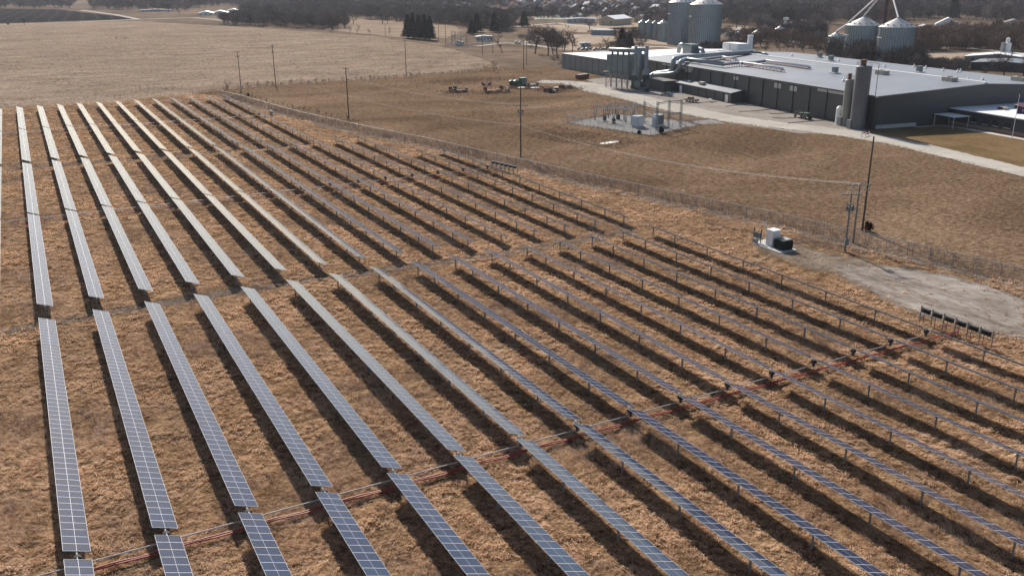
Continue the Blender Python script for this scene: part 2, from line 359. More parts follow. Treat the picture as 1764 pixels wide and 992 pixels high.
m_weed = blade_mat('dead weeds', [(.25, (.06, .040, .030)), (.55, (.155, .10, .072)), (.8, (.32, .215, .145))], .15)
def tufts(name, X, Y, H, W, nb, spread, lean, leand, mat, z0=0.0):
    """nb bent blades per tuft as thin triangles pairs; lean direction follows a slow swirl, as wind lays grass"""
    n = len(X); th0 = leand+1.1*np.sin(X*.21+1.7*np.sin(Y*.13))+.9*np.sin(Y*.34+X*.08)
    X = np.repeat(X, nb); Y = np.repeat(Y, nb); H = np.repeat(H, nb); W = np.repeat(W, nb); S = np.repeat(spread, nb)
    rn = np.repeat(rng.random(n), nb)*.65+rng.random(n*nb)*.35
    th = np.repeat(th0+rng.normal(0, .55, n), nb)+rng.normal(0, .32, n*nb); a = rng.random(n*nb)*2*np.pi; r_ = np.sqrt(rng.random(n*nb))*S
    bx, by = X+r_*np.cos(a), Y+r_*np.sin(a); H = H*(.6+.7*rng.random(n*nb)); ln = lean*(.5+.9*rng.random(n*nb))
    wa = rng.random(n*nb)*np.pi; wx, wy = np.cos(wa)*W*.5, np.sin(wa)*W*.5
    wa = th+np.pi/2+rng.normal(0, .5, n*nb); wx, wy = np.cos(wa)*W*.5, np.sin(wa)*W*.5
    hz = H/np.sqrt(1+ln**2); hl = hz*ln
    mx_, my_ = bx+np.cos(th)*hl*.35, by+np.sin(th)*hl*.35; tx, ty = bx+np.cos(th)*hl, by+np.sin(th)*hl
    Z0 = np.full(n*nb, z0-.02)
    V = np.stack([np.stack([bx-wx, by-wy, Z0], 1), np.stack([bx+wx, by+wy, Z0], 1), np.stack([mx_+wx*.8, my_+wy*.8, z0+hz*.75], 1), np.stack([mx_-wx*.8, my_-wy*.8, z0+hz*.75], 1), np.stack([tx, ty, z0+hz*.95], 1)], 1)
    idx = np.arange(n*nb)[:, None]*5
    T = np.stack([idx+0, idx+1, idx+2, idx+0, idx+2, idx+3, idx+3, idx+2, idx+4], 2).ravel()
    return numpy_mesh(name, V.reshape(-1, 3), T, 3, mat, attr={'rnd': np.repeat(rn, 5)})
def scatter(poly, box, dens):
    x0, x1, y0, y1 = box; n = int((x1-x0)*(y1-y0)*dens); X = rng.uniform(x0, x1, n); Y = rng.uniform(y0, y1, n)
    k = in_poly(X, Y, poly); return X[k], Y[k]
def in_view(X, Y, m=60):
    d = np.stack([X-CAM[0], Y-CAM[1], np.full(len(X), -CAM[2])], 1); z = d@AF; u = 882+F*(d@AR)/z; v = 496-F*(d@AU)/z
    return (u > -m-80) & (u < 1764+m+80) & (v < 992+m+60) & (z > 1)
gp_poly = [at(*p)[:2] for p in [(1290, 425), (1310, 412), (1400, 425), (1480, 440), (1560, 452), (1640, 468), (1720, 500), (1764, 520), (1764, 580), (1640, 560), (1570, 540), (1490, 502), (1400, 478), (1330, 455)]]
def clumpy(X, Y):
    a = np.sin(X*1.9+2.3*np.sin(Y*.75)+1.3*np.sin(X*.31))*np.sin(Y*2.3+1.9*np.sin(X*.9)+.6*np.sin(Y*.4)); b = np.sin(X*.45+2*np.sin(Y*.23))*np.sin(Y*.38+1.7*np.sin(X*.3)); return np.clip(.5+.36*a+.22*b, 0, 1)
gx, gy, gh, gw, gs = [], [], [], [], []
for (d0, d1, dens, h_, w_, s_) in ((0, 75, 17, .40, .030, .20), (75, 110, 11, .42, .038, .24), (110, 160, 6.0, .44, .055, .32), (160, 240, 2.6, .46, .085, .45), (240, 400, 1.0, .48, .13, .7)):
    X, Y = scatter(meadow_poly, (-70, 126, 22, 372) if d1 > 110 else (-12, 126, 22, 112), dens)
    d = np.hypot(X-CAM[0], Y-CAM[1]); k = (d >= d0) & (d < d1) & in_view(X, Y); X, Y = X[k], Y[k]
    c = clumpy(X, Y); k = rng.random(len(X)) < .22+1.0*c
    yt = 1.2*np.sin(X*.07)
    for yy in (119.2, 232, 346): k &= ~((np.abs(Y-yy-yt) < 1.2) & (rng.random(len(X)) < .45))
    k &= ~(in_poly(X, Y, gp_poly) & (rng.random(len(X)) < .93)); X, Y, c = X[k], Y[k], c[k]
    gx.append(X); gy.append(Y); gh.append(h_*(.35+1.25*c)); gw.append(np.full(len(X), w_)); gs.append(np.full(len(X), s_))
gx, gy, gh, gw, gs = map(np.concatenate, (gx, gy, gh, gw, gs))
print('tufts', len(gx))
tag(tufts('dry_grass', gx, gy, gh, gw, 7, gs, 2.2, R(200), m_blade), kind='stuff')
m_mblade = blade_mat('mown stubble blades', [(.25, (.075, .045, .026)), (.5, (.19, .12, .07)), (.78, (.42, .29, .185))], .2)
X, Y = scatter(FENCE[::-1]+hedge+[(225, 334), (205, 320), (198, 280), (188, 240), (178, 240), (184, 200), (190, 180), (193, 150), (186, 110), (186, 60), (124, 30)], (60, 235, 30, 400), 3.2)
k = in_view(X, Y, 20) & ~in_poly(X, Y, [(142, 230), (151, 196), (176, 205), (178, 214), (168, 240)]); X, Y = X[k], Y[k]; c = clumpy(X*.6, Y*.6); k = rng.random(len(X)) < .15+.7*c; X, Y, c = X[k], Y[k], c[k]
tag(tufts('mown_stubble', X, Y, .10+.16*c, np.full(len(X), .06), 5, np.full(len(X), .35), 2.4, R(200), m_mblade), kind='stuff'); print('mown', len(X))
m_sblade = blade_mat('corn stalks', [(.25, (.14, .095, .066)), (.5, (.36, .265, .185)), (.78, (.68, .55, .42))], .2)
X, Y = scatter([(-400, 352), (30, 356), (60, 366)]+hedge[1:]+[(246.4, 532), (254.4, 704.1), (186.4, 955.8), (131, 1131.1), (-400, 1145)], (-30, 260, 350, 1130), .75)
k = in_view(X, Y, 20); X, Y = X[k], Y[k]; Y = np.round(Y/1.52)*1.52+rng.normal(0, .12, len(Y)); c = clumpy(X*.15, Y*.15); k = rng.random(len(X)) < (.25+.75*c)*np.clip(1.25-(Y-350)/700, .12, 1); X, Y, c = X[k], Y[k], c[k]
tag(tufts('corn_stubble', X, Y, .25+.25*c, np.full(len(X), .12), 4, np.full(len(X), .6), 1.6, R(180), m_sblade), kind='stuff'); print('stub', len(X))
# weeds beside the fence and along the hedge line
def along(line, dens, off0, off1):
    P = np.array([p[:2] for p in line], float); XS, YS = [], []
    for a, b in zip(P[:-1], P[1:]):
        L = np.linalg.norm(b-a); n = max(1, int(L*dens)); t = rng.random(n); nn = np.array([(b-a)[1], -(b-a)[0]])/L
        if nn[0] < 0: nn = -nn
        o = off0+(off1-off0)*rng.random(n)**1.6; q = a+(b-a)*t[:, None]+nn*o[:, None]; XS.append(q[:, 0]); YS.append(q[:, 1])
    return np.concatenate(XS), np.concatenate(YS)
wx1, wy1 = along(FENCE, 6, .2, 6.0); wx2, wy2 = along(FENCE, 1.5, -1.6, .5); wx3, wy3 = along([(p[0], p[1]) for p in hedge], 5, -2.5, 2.5)
wx4, wy4 = rng.normal(172, 14, 500), rng.normal(352, 5, 500); wx5, wy5 = scatter([at(*p)[:2] for p in [(960, 218), (1040, 232), (1120, 246), (1060, 258), (960, 246), (905, 235)]], (95, 175, 150, 260), 2.4)
WX = np.concatenate([wx1, wx2, wx3, wx4, wx5]); WY = np.concatenate([wy1, wy2, wy3, wy4, wy5])
WH = np.concatenate([rng.uniform(.4, 1.25, len(wx1)), rng.uniform(.3, .8, len(wx2)), rng.uniform(.5, 1.6, len(wx3)), rng.uniform(.6, 1.5, 500), rng.uniform(.15, .5, len(wx5))])
tag(tufts('tall_weeds', WX, WY, WH, np.full(len(WX), .03), 6, np.full(len(WX), .40), .30, R(200), m_weed), kind='stuff')
# ================================================================== solar trackers
P0 = 6.0342; TILT = R(20.0); HT = 1.5
def panel_material():
    m, n, l, b, o = _new('solar cells under glass')
    tc = n.new('ShaderNodeTexCoord'); sx = n.new('ShaderNodeSeparateXYZ'); l.new(tc.outputs['Object'], sx.inputs[0])
    def line(sock, period, wd):
        a = math_(n, l, 'ABSOLUTE', math_(n, l, 'SUBTRACT', math_(n, l, 'FRACT', math_(n, l, 'DIVIDE', sock, period)), .5)); return math_(n, l, 'GREATER_THAN', a, .5-wd/period/2)
    gx_ = math_(n, l, 'MAXIMUM', line(sx.outputs['X'], .151, .006), line(sx.outputs['Y'], .158, .006))
    oi = n.new('ShaderNodeObjectInfo')
    cell = mixc(n, l, noise(n, l, pos(n, l), .9, 3), (.013, .026, .064), (.024, .043, .095))
    cell = mixc(n, l, math_(n, l, 'MULTIPLY', oi.outputs['Random'], .5), cell, (.012, .018, .045))
    l.new(mixc(n, l, math_(n, l, 'MULTIPLY', gx_, .45), cell, (.22, .24, .28)), b.inputs['Base Color'])
    b.inputs['Roughness'].default_value = .12; b.inputs['IOR'].default_value = 1.34
    b.inputs['Coat Weight'].default_value = .0; b.inputs['Coat Roughness'].default_value = .06
    return m
m_cell = panel_material()
m_frame = M('anodised aluminium', (.52, .52, .53), .06, 2, .6, .0)
m_midl = M('white backsheet line', (.46, .47, .50), .05, 2, .4)
m_back = M('module backsheet', (.55, .55, .55), .08, 2, .6)
m_galv = M('galvanised steel', (.24, .245, .25), .18, 1.2, .65, .2)
m_darksteel = M('weathered dark steel', (.06, .058, .058), .3, 1.2, .8, .0, 0, .2)
PITCH_Y = 1.008; PW, PL = 1.86, .992
def panel_mb(n=1):
    """n modules side by side, local frame: x across, y along, z up"""
    cellm, fr, mid = MB(), MB(), MB(); t = .036; fw = .020
    for k in range(n):
        y = (k-(n-1)/2)*PITCH_Y
        cellm.box((0, y, 0), (PW-2*fw, PL-2*fw, .012), mi=0)
        for sx_ in (-1, 1): cellm.box((sx_*(PW/2-fw/2), y, 0), (fw, PL, t), mi=1)
        for sy_ in (-1, 1): cellm.box((0, y+sy_*(PL/2-fw/2), 0), (PW-2*fw, fw, t-.002), mi=1)
        cellm.box((0, y, .004), (.020, PL-2*fw, .012), mi=2)
        cellm.add([(-PW/2+fw, y-PL/2+fw, -.009), (-PW/2+fw, y+PL/2-fw, -.009), (PW/2-fw, y+PL/2-fw, -.009), (PW/2-fw, y-PL/2+fw, -.009)], [(0, 1, 2, 3)], 3)
    return cellm
PM = [m_cell, m_frame, m_midl, m_back]
_p = panel_mb(1).build('solar_panel', PM); mesh_panel = _p.data; bpy.data.objects.remove(_p)
def bank(n):
    o = panel_mb(n).build('panel_bank', PM); me = o.data; bpy.data.objects.remove(o); return me
mesh_bank53 = bank(53)
_post = MB(); _post.box((0, 0, .68), (.16, .10, 1.36)).box((0, 0, 1.36), (.26, .14, .10)); _o = _post.build('post', m_galv); mesh_post = _o.data; bpy.data.objects.remove(_o)
_g = MB(); _g.tube((0, -.16, 1.28), (0, .16, 1.28), .30, n=20); _g.tube((0, -.22, 1.28), (0, .22, 1.28), .12, n=12); _g.box((0, 0, .9), (.2, .2, .5)); _o = _g.build('gearbox', m_darksteel); mesh_gear = _o.data; bpy.data.objects.remove(_o)
def child(me, name, parent, loc, ry=0.0):
    o = bpy.data.objects.new(name, me); COL.objects.link(o); o.parent = parent; o.location = loc; o.rotation_euler.y = ry; return o
ZP = .10
def poff(x=0.0): return (math.sin(TILT)*ZP, 0, HT+math.cos(TILT)*ZP)
def tracker(row, yd, near, far, label, single, n_far=53, n_near=53):
    X = (row-1)*P0; t = empty('solar_tracker', (X, yd, 0), 0, label, 'solar tracker', 'solar trackers set in parallel rows across the meadow')
    y1 = .55+n_far*PITCH_Y if far else 1.2; y0 = -(.55+n_near*PITCH_Y) if near else -1.2
    if far and n_far < 53: y1 = .55+n_far*PITCH_Y
    tb = MB(); tb.tube((0, y0-.25, HT), (0, y1+.25, HT), .065, n=8)
    for y in np.arange(.55, max(abs(y0), y1), PITCH_Y*1):
        for s_ in (-1, 1):
            if (s_ > 0 and y < y1) or (s_ < 0 and y < -y0): pass
    tb.build('torque_tube', m_galv, t)
    child(mesh_gear, 'gearbox', t, (0, 0, 0))
    for o_ in (7.3, 15.2, 23.1, 31, 38.9, 46.8, 52.6):
        if far and o_ < y1+.3: child(mesh_post, 'post', t, (0, o_+random.uniform(-.15, .15), 0))
        if near and o_ < -y0+.3: child(mesh_post, 'post', t, (0, -o_+random.uniform(-.15, .15), 0))
    px_, _, pz_ = poff(); tl = TILT+R(max(0, row-7)*.26)+R(random.uniform(-.4, .4))
    for sgn, n_, on in ((1, n_far, far), (-1, n_near, near)):
        if not on: continue
        if single:
            for k in range(n_): child(mesh_panel, 'solar_panel', t, (px_, sgn*(.55+(k+.5)*PITCH_Y), pz_), tl+R(random.gauss(0, .28)))
        else:
            me = mesh_bank53 if n_ == 53 else bank(n_)
            child(me, 'panel_bank', t, (px_, sgn*(.55+n_*PITCH_Y/2), pz_), tl)
    return t
SA, SB, SC = 62.34, 175.97, 287.6
for r_ in range(1, 17):
    tracker(r_, SA, True, True, f'blue panelled tracker row in the nearest block, {ORD[r_-1]} from the left', True, 53, 46)
for r_ in range(0, 17):
    look = 'pale shining' if r_ < 8 else 'thin edge-on grey'
    short = ', shortened' if r_ > 14 else ''
    tracker(r_, SB, True, True, f'{look} tracker row in the middle block, {ORD[r_]} from left{short}', False, 53 if r_ < 15 else 26, 53)
for r_ in range(0, 13):
    look = 'white glaring' if r_ < 9 else 'thin edge-on grey'
    tracker(r_, SC, True, True, f'{look} tracker row in the farthest block, {ORD[r_]} from the left', False)
# drive shafts and red cable trays that cross under all rows
m_red = M('red conduit', (.30, .032, .022), .25, 2, .6)
m_shaft = M('bright drive shaft', (.42, .42, .42), .08, 2, .5, .3)
for yd, x0, x1, where in ((SA, -8, 15*P0+2, 'nearest'), (SB, -7, 15*P0+2, 'middle'), (SC, -7, 11*P0+2, 'farthest')):
    s_ = MB(); s_.tube((x0, yd, .78), (x1-1.2, yd, .78), .055, n=8)
    tag(s_.build('drive_shaft', m_shaft), f'straight bright metal shaft linking the tracker rows of the {where} block', 'drive shaft')
    c = MB()
    for dy, z in ((-.32, .34), (-.50, .30)):
        pts = [(x, yd+dy+.05*math.sin(x*1.7+dy*9), z+.05*math.sin(x*2*math.pi/P0)) for x in np.arange(x0, x1+(4.3 if yd == SA else 1), 1.0)]
        c.path(pts, .06 if yd == SA else .035, 6)
    for x in np.arange(max(x0, 0)+1.5, x1, P0/2): c.tube((x, yd-.41, 0), (x, yd-.41, .34), .025, n=5)
    tag(c.build('cable_conduit', m_red), f'red cable conduit running low under the tracker rows of the {where} block', 'conduit')
# ================================================================== helpers for far things
def vsol(bx, by, ty):
    """height of something whose foot is at pixel (bx,by) and whose top shows at row ty"""
    b = at(bx, by); lo, hi = -5, 120
    for _ in range(40):
        m_ = (lo+hi)/2
        if px((b[0], b[1], m_))[1] > ty: lo = m_
        else: hi = m_
    return lo
def ppm(p): return F/px(p)[2]
TH = R(8.5); FA = np.array([213.0, 175.5])
def fl(v, u, z=0.0): return (FA[0]+v*math.cos(TH)+u*math.sin(TH), FA[1]-v*math.sin(TH)+u*math.cos(TH), z)
def onv(x, y, v=0.0):
    d = AF*F+AR*(x-882)-AU*(y-496); n_ = np.array([math.cos(TH), -math.sin(TH), 0]); p0 = np.array(fl(v, 0)); t = ((p0-CAM)@n_)/(d@n_); P = CAM+t*d
    q = P[:2]-FA; return (v, float(q[0]*math.sin(TH)+q[1]*math.cos(TH)), float(P[2]))
def loc2(P): q = np.array(P[:2])-FA; return (float(q[0]*math.cos(TH)-q[1]*math.sin(TH)), float(q[0]*math.sin(TH)+q[1]*math.cos(TH)), P[2])
def lat(x, y, z): return loc2(at(x, y, z))
m_dk = ribbed('dark grey cladding', (.045, .047, .052), .6, 'Y', .04, .5)
m_dk2 = ribbed('charcoal cladding', (.030, .034, .042), .6, 'X', .04, .5)
m_dtrim = M('dark trim', (.022, .022, .024), .2, 1, .5)
m_roof, _n, _l, _b, _o = _new('pale grey roof membrane')
_v = pos(_n, _l, (1, .06, 1), -R(8.5)); _f = math_(_n, _l, 'ADD', math_(_n, _l, 'MULTIPLY', noise(_n, _l, _v, .6, 4), .5), math_(_n, _l, 'MULTIPLY', noise(_n, _l, pos(_n, _l), .06, 5), .5))
_l.new(ramp(_n, _l, _f, [(.34, (.13, .14, .157)), (.5, (.162, .174, .196)), (.68, (.20, .212, .235))]), _b.inputs['Base Color']); _b.inputs['Roughness'].default_value = .5
m_white = M('white roof membrane', (.76, .75, .73), .10, .15, .5)
m_concw = M('grey concrete panel', (.20, .20, .195), .12, .3, .9)
m_bright = M('white painted metal', (.74, .73, .71), .08, .5, .45)
m_duct = M('galvanised duct', (.25, .275, .29), .18, .8, .5, .35)
m_ductd = M('dull duct', (.16, .20, .20), .2, .8, .45, .4)
m_bag = ribbed('grey green panelling', (.15, .185, .18), 1.1, 'Z', .05, .5)
m_redp = M('maroon support steel', (.11, .010, .018), .25, 1, .6)
m_beige = M('beige unit casing', (.42, .37, .31), .12, 1, .6)
m_glassd = M('dark window glass', (.02, .024, .03), .2, 1, .12)
m_translu = M('translucent wall panel', (.42, .41, .38), .12, 1, .4)
m_wood = M('weathered pole wood', (.085, .060, .045), .3, 2.5, .9)
m_woodg = M('grey pole wood', (.20, .175, .155), .2, 2.5, .9)
m_insul = M('porcelain', (.45, .42, .40), .1, 3, .3)
m_wire = M('aluminium wire', (.62, .60, .58), .05, 1, .4, .3)
m_black = M('black rubber', (.015, .015, .016), .2, 2, .7)
m_green = M('dark green paint', (.022, .075, .05), .2, 1.5, .5)
m_dgreen = M('olive green steel', (.05, .075, .055), .25, 1.5, .6)
m_rust = M('rusty steel', (.16, .06, .035), .45, 1.5, .9)
m_tan = M('tan paint', (.30, .22, .15), .15, 1, .4)
m_carb = M('grey blue car paint', (.12, .17, .19), .08, 1, .25, .3)
m_carw = M('white car paint', (.75, .75, .74), .04, 1, .25)
m_bin = ribbed('galvanised bin sheet', (.29, .345, .375), 1.9, 'X', .0, .42, .55, .12)
m_binroof = M('bin roof', (.40, .40, .39), .1, .4, .4, .3)
m_hose = M('black hose', (.02, .018, .018), .3, 1, .8)
# ================================================================== factory
fb = empty('factory_building', (FA[0], FA[1], 0), -TH, 'long dark grey factory with a vast pale low-pitched roof', 'factory')
L_, W_, EV, RD = 146, 80, 9.2, 11.0
b = MB(); b.extr([(0, 0), (W_, 0), (W_, EV-.2), (W_/2, RD-.2), (0, EV-.2)], 0, L_); b.build('wall', [m_dk], fb)
b = MB()
for x0, x1, z0, z1 in ((-.35, W_/2, EV-.18, RD), (W_/2, W_+.35, RD, EV-.18)): b.extr([(x0, z0-.12), (x1, z1-.12), (x1, z1+.12), (x0, z0+.12)], -.35, L_+.3)
b.build('roof', m_roof, fb)
b = MB(); b.extr([(W_/2-.6, RD+.06), (W_/2+.6, RD+.06), (W_/2+.45, RD+.6), (W_/2-.45, RD+.6)], 0, L_-2); b.build('ridge_cap', m_bright, fb)
b = MB(); b.box((-.42, L_/2, EV+.02), (.18, L_+.4, .3)); b.build('gutter', m_dtrim, fb)
for k in range(18):
    b = MB(); b.box((-.12, 4+k*8.2, EV/2), (.2, .28, EV-.3)); b.build('downspout', m_dtrim, fb)
def fwin(x, y, w_, h_, m=m_translu, name='window'):
    _, u_, z_ = onv(x, y); q = MB(); q.box((-.05, u_, z_), (.12, w_, h_)); q.box((-.09, u_, z_-h_/2-.06), (.16, w_+.2, .1), mi=1); return q.build(name, [m, m_dtrim], fb)
for (x, y, w_, h_) in ((1340, 148, 3.6, 1.6), (1367, 153, 3.6, 1.6), (1268, 135, 3.0, 1.2), (1149, 111, 7, 1.1), (1184, 117.5, 8, 1.1), (1186, 122, 4.5, 1.0)): fwin(x, y, w_, h_)
_, u0, z0 = onv(1409, 153.5); _, u1, z1 = onv(1456, 161); b = MB(); b.box((-.06, (u0+u1)/2, z0), (.12, abs(u0-u1), 1.1)); b.build('window', m_translu, fb)
b = MB(); b.box((8, -.25, .5), (15, .5, 1.0)); b.build('concrete_plinth', m_conc, fb)
# annex
an = empty('lean_to_annex', fl(-2.6, 83, 0), -TH, 'low dark annex along the factory front with sloping grey roof and white doors', 'annex')
b = MB(); b.extr([(-2.4, 0), (2.55, 0), (2.55, 4.1), (-2.4, 3.3)], -19, 19); b.build('wall', m_dk, an)
b = MB(); b.extr([(-2.75, 3.32), (2.58, 4.18), (2.58, 4.36), (-2.75, 3.5)], -19.3, 19.3); b.build('roof', m_roof, an)
b = MB(); b.box((-2.78, 0, 3.45), (.12, 38.6, .22)); b.build('gutter', m_bright, an)
for u_, w_ in ((15.2, 1.8), (-16.2, 1.8)):
    d = MB(); d.box((-2.45, u_, 1.3), (.12, w_, 2.6)); d = d.build('door', m_bright, an); h_ = MB(); h_.box((-2.54, u_+.6, 1.2), (.06, .1, .3)); h_.build('handle', m_dtrim, d)
for k in range(6): b = MB(); b.box((-2.47, -14+k*5.6, 1.65), (.12, .2, 3.2)); b.build('downspout', m_dtrim, an)
b = MB(); b.box((0, 3, 4.5), (1.6, 2.6, .9)).box((.82, 3, 4.5), (.06, 2.0, .7), mi=1); tag(b.build('rooftop_unit', [m_beige, m_black], None, fl(-2.8, 84, 0), -TH), 'small beige unit on the low annex roof', 'rooftop unit')
# dark equipment shed under the ducts
sh = empty('equipment_shed', fl(-7, 109, 0), -TH, 'dark flat shed under the bending silver ducts', 'shed')
b = MB(); b.box((0, 0, 1.9), (6, 13, 3.8)); b.build('wall', m_dk, sh); b = MB(); b.box((0, 0, 3.9), (6.4, 13.4, .2)); b.build('roof', m_dtrim, sh)
# white roofed hall behind with concrete front
hl = empty('white_roofed_hall', (0, 0, 0), 0, 'grey concrete panel hall with bright white flat roof beyond the dust collector', 'hall')
hp = [at(968, 92, 7)[:2], fl(-2, 149)[:2], fl(80, 149)[:2], fl(84, 200)[:2], at(1168, 84.5, 7)[:2], at(1060, 89.5, 7)[:2]]
b = MB(); b.prism(hp, 0, 6.8); b.build('wall', m_concw, hl)
b = MB(); cx_, cy_ = np.mean(hp, 0); b.prism([(p[0]*.999+cx_*.001, p[1]*.999+cy_*.001) for p in hp], 6.803, 7.05); b.build('roof', m_white, hl)
a_, b_ = np.array(hp[0]), np.array(hp[1]); nn = (b_-a_)/np.linalg.norm(b_-a_)
for k in range(11):
    q = MB(); p_ = a_+(b_-a_)*(k+.5)/11; q.box((p_[0], p_[1], 3.4), (.35, .35, 6.9), math.atan2(nn[1], nn[0])); q.build('pilaster', m_concw, hl)
# office wing
of = empty('office_wing', fl(28, 0, 0), -TH, 'single-storey office wing with bright white flat roof and dark walls', 'office')
b = MB(); b.box((24, -22.8, 2.75), (48, 45, 3.5)); b.build('wall', m_dk2, of)
b = MB(); b.box((24, -22.8, .5), (48.16, 45.16, 1.0)); b.build('brick_base', M('pinkish brick', (.25, .17, .14), .15, 2), of)
b = MB(); b.box((24, -22.9, 4.6), (48.9, 45.7, .25)); b.build('roof', m_white, of)
for (x, y) in ((1678, 208), (1698, 212), (1715, 216), (1735, 221)):
    _, u_, z_ = onv(x, y, 28); q = MB(); q.box((-.1, u_, 2.3), (.12, 1.9, 1.3)); q.box((-.14, u_, 1.6), (.2, 2.1, .1), mi=1); q.build('window', [m_glassd, m_bright], of)
for c_, d_ in (((10, -9, 5.1), (1.5, 2.5, .8)), ((16, -10, 5.3), (2.4, 3, 1.1)), ((22, -6, 5.2), (4, 2, .9))): b = MB(); b.box(c_, d_).box((c_[0]-d_[0]/2-.03, c_[1], c_[2]), (.06, d_[1]*.7, d_[2]*.7), mi=1); b.build('rooftop_unit', [m_beige, m_black], of)
b = MB(); b.box((20, -22, 5.15), (3, 14, .9)); b.build('roof_duct', m_duct, of)
cn = empty('entrance_canopy', fl(24.6, -4.2, 0), -TH, 'white flat canopy on thin posts by the inner corner of the factory', 'canopy')
b = MB(); b.box((0, 0, 3.2), (6.0, 7.6, .18)); b.build('roof', m_white, cn)
for sx_ in (-1, 1):
    for sy_ in (-1, 1): b = MB(); b.tube((sx_*2.7, sy_*3.5, 0), (sx_*2.7, sy_*3.5, 3.1), .07, n=8); b.build('post', m_bright, cn)
sheet('sidewalk', [fl(14, -2.6)[:2], fl(22, -2.6)[:2], fl(24, -9)[:2], fl(24.5, -45)[:2], fl(26, -45)[:2], fl(26.5, -1)[:2], fl(14, -1)[:2]], .01, m_conc)
# roof furniture ----------------------------------------------------------
def roof_z(v): return EV+.12+(RD-EV)*min(v, W_-v)/(W_/2)
def unit(name, x, y, size, m, label, cat, fan=True):
    v, u_, _ = lat(x, y, 10.3); z = roof_z(v); t = empty(name, fl(v, u_, z-.05), -TH, label, cat)
    q = MB(); q.box((0, 0, size[2]/2), size); q.build('casing', m, t)
    q = MB(); q.box((size[0]/2+.03, 0, size[2]*.5), (.06, size[1]*.8, size[2]*.75))
    if fan: q.tube((0, 0, size[2]), (0, 0, size[2]+.15), min(size[:2])*.35, n=14)
    q.build('grille', m_black, t); return t
unit('rooftop_unit', 1519, 131, (2.4, 4.0, 1.3), m_beige, 'beige unit on the big roof just right of the tall silo top', 'rooftop unit')
unit('rooftop_unit', 1635, 143.5, (2.4, 4.0, 1.2), m_beige, 'beige unit on the big roof near the right gable end', 'rooftop unit')
unit('rooftop_unit', 1757, 138, (2.8, 4.5, 1.3), m_beige, 'beige unit on the far slope at the right edge of the photo', 'rooftop unit')
for x, y, lab in ((1438, 127, 'nearest square grey vent, on the near roof slope'), (1431, 106, 'square grey vent beyond the ridge line, second from the left'), (1412, 98, 'square grey vent beyond the ridge line near the far roof edge'), (1583, 126, 'square grey vent beyond the ridge line, right of the silos')):
    v, u_, _ = lat(x, y, 10.3); z = roof_z(v); t = empty('roof_vent', fl(v, u_, z-.05), -TH, lab, 'roof vent', 'square roof vents')
    q = MB(); q.box((0, 0, .15), (2.6, 2.6, .3)); q.build('curb', m_bright, t); q = MB(); q.box((0, 0, 1.1), (1.5, 1.5, 1.7)).box((0, 0, 2.02), (1.8, 1.8, .14)); q.build('hood', m_ductd, t)
for x, y in ((1445, 105), (1453, 138), (1575, 113), (1595, 115), (1625, 120), (1650, 122), (1655, 121), (1692, 140), (1666, 143), (1524, 115), (1364, 97)):
    v, u_, _ = lat(x, y, 10.3); q = MB(); q.lathe((0, 0, 0), [(.55, 0), (.5, .3), (.25, .45), (.1, .9), (.32, .95), (.0, 1.1)], 12, cap=False)
    tag(q.build('vent_cap', m_bright, None, fl(v, u_, roof_z(v)-.02)), 'small white conical cap dotted about the big pale roof', 'vent cap', 'white vent caps on the roof')
# big duct runs on the roof
def W(v, u_, z): return fl(v, u_, z)
def rp(x, y, z=10.9): return at(x, y, z)
def bend(pts, r_=1.4, k=5):
    """round the corners of a polyline"""
    pts = [Vector(p) for p in pts]; out = [pts[0]]
    for a, b2, c in zip(pts[:-2], pts[1:-1], pts[2:]):
        la, lc = min(r_, (a-b2).length*.49), min(r_, (c-b2).length*.49); p = b2+(a-b2).normalized()*la; q = b2+(c-b2).normalized()*lc
        for t in np.linspace(0, 1, k): out.append(p*(1-t)**2+b2*2*t*(1-t)+q*t*t)
    return out+[pts[-1]]
def oz(x, y, v): v_, u_, z_ = onv(x, y, v); return fl(v, u_, z_)
d1 = MB(); d1.path(bend([oz(1104, 146, -9), oz(1112, 139, -8), oz(1126, 127.5, -4), oz(1152, 124.5, -2), oz(1159, 122, -1.5), oz(1160, 102, -1.5), rp(1170, 99.5, 11.2), rp(1236, 95, 11.9), rp(1300, 89.5, 12)], 2.2), .95, 14)
dd = empty('main_duct', (0, 0, 0), 0, 'fat silver duct rising from the dust collector and running back across the roof', 'duct')
d1.build('pipe', m_duct, dd, smooth=True)
q = MB(); q.path(bend([rp(1296, 90, 12), rp(1312, 91, 11.8), rp(1322, 95, 11.2)], 2), .5, 10); q.build('nozzle', m_duct, dd, smooth=True)
q = MB()
for t in np.linspace(0, 1, 14):
    p = np.array(rp(1172, 99.4, 11.2))*(1-t)+np.array(rp(1298, 89.7, 12))*t
    for o_ in (-.9, .9): q.tube((p[0]+o_*.3, p[1]+o_, 9.3), (p[0]+o_*.3, p[1]+o_, p[2]-.6), .08, n=5)
q.build('support', m_redp, dd)
d2 = MB(); d2.path(bend([oz(1126, 129, -4.4), oz(1152, 128, -2.6), oz(1166, 125, -1.9), oz(1171, 117, -1.9), oz(1172, 106, -1.9), rp(1182, 102, 10.8), rp(1246, 110.5, 10.9)], 2.0), .8, 14)
t2 = empty('branch_duct', (0, 0, 0), 0, 'second silver duct bending over the eave and forking along red racks', 'duct'); d2.build('pipe', m_duct, t2, smooth=True)
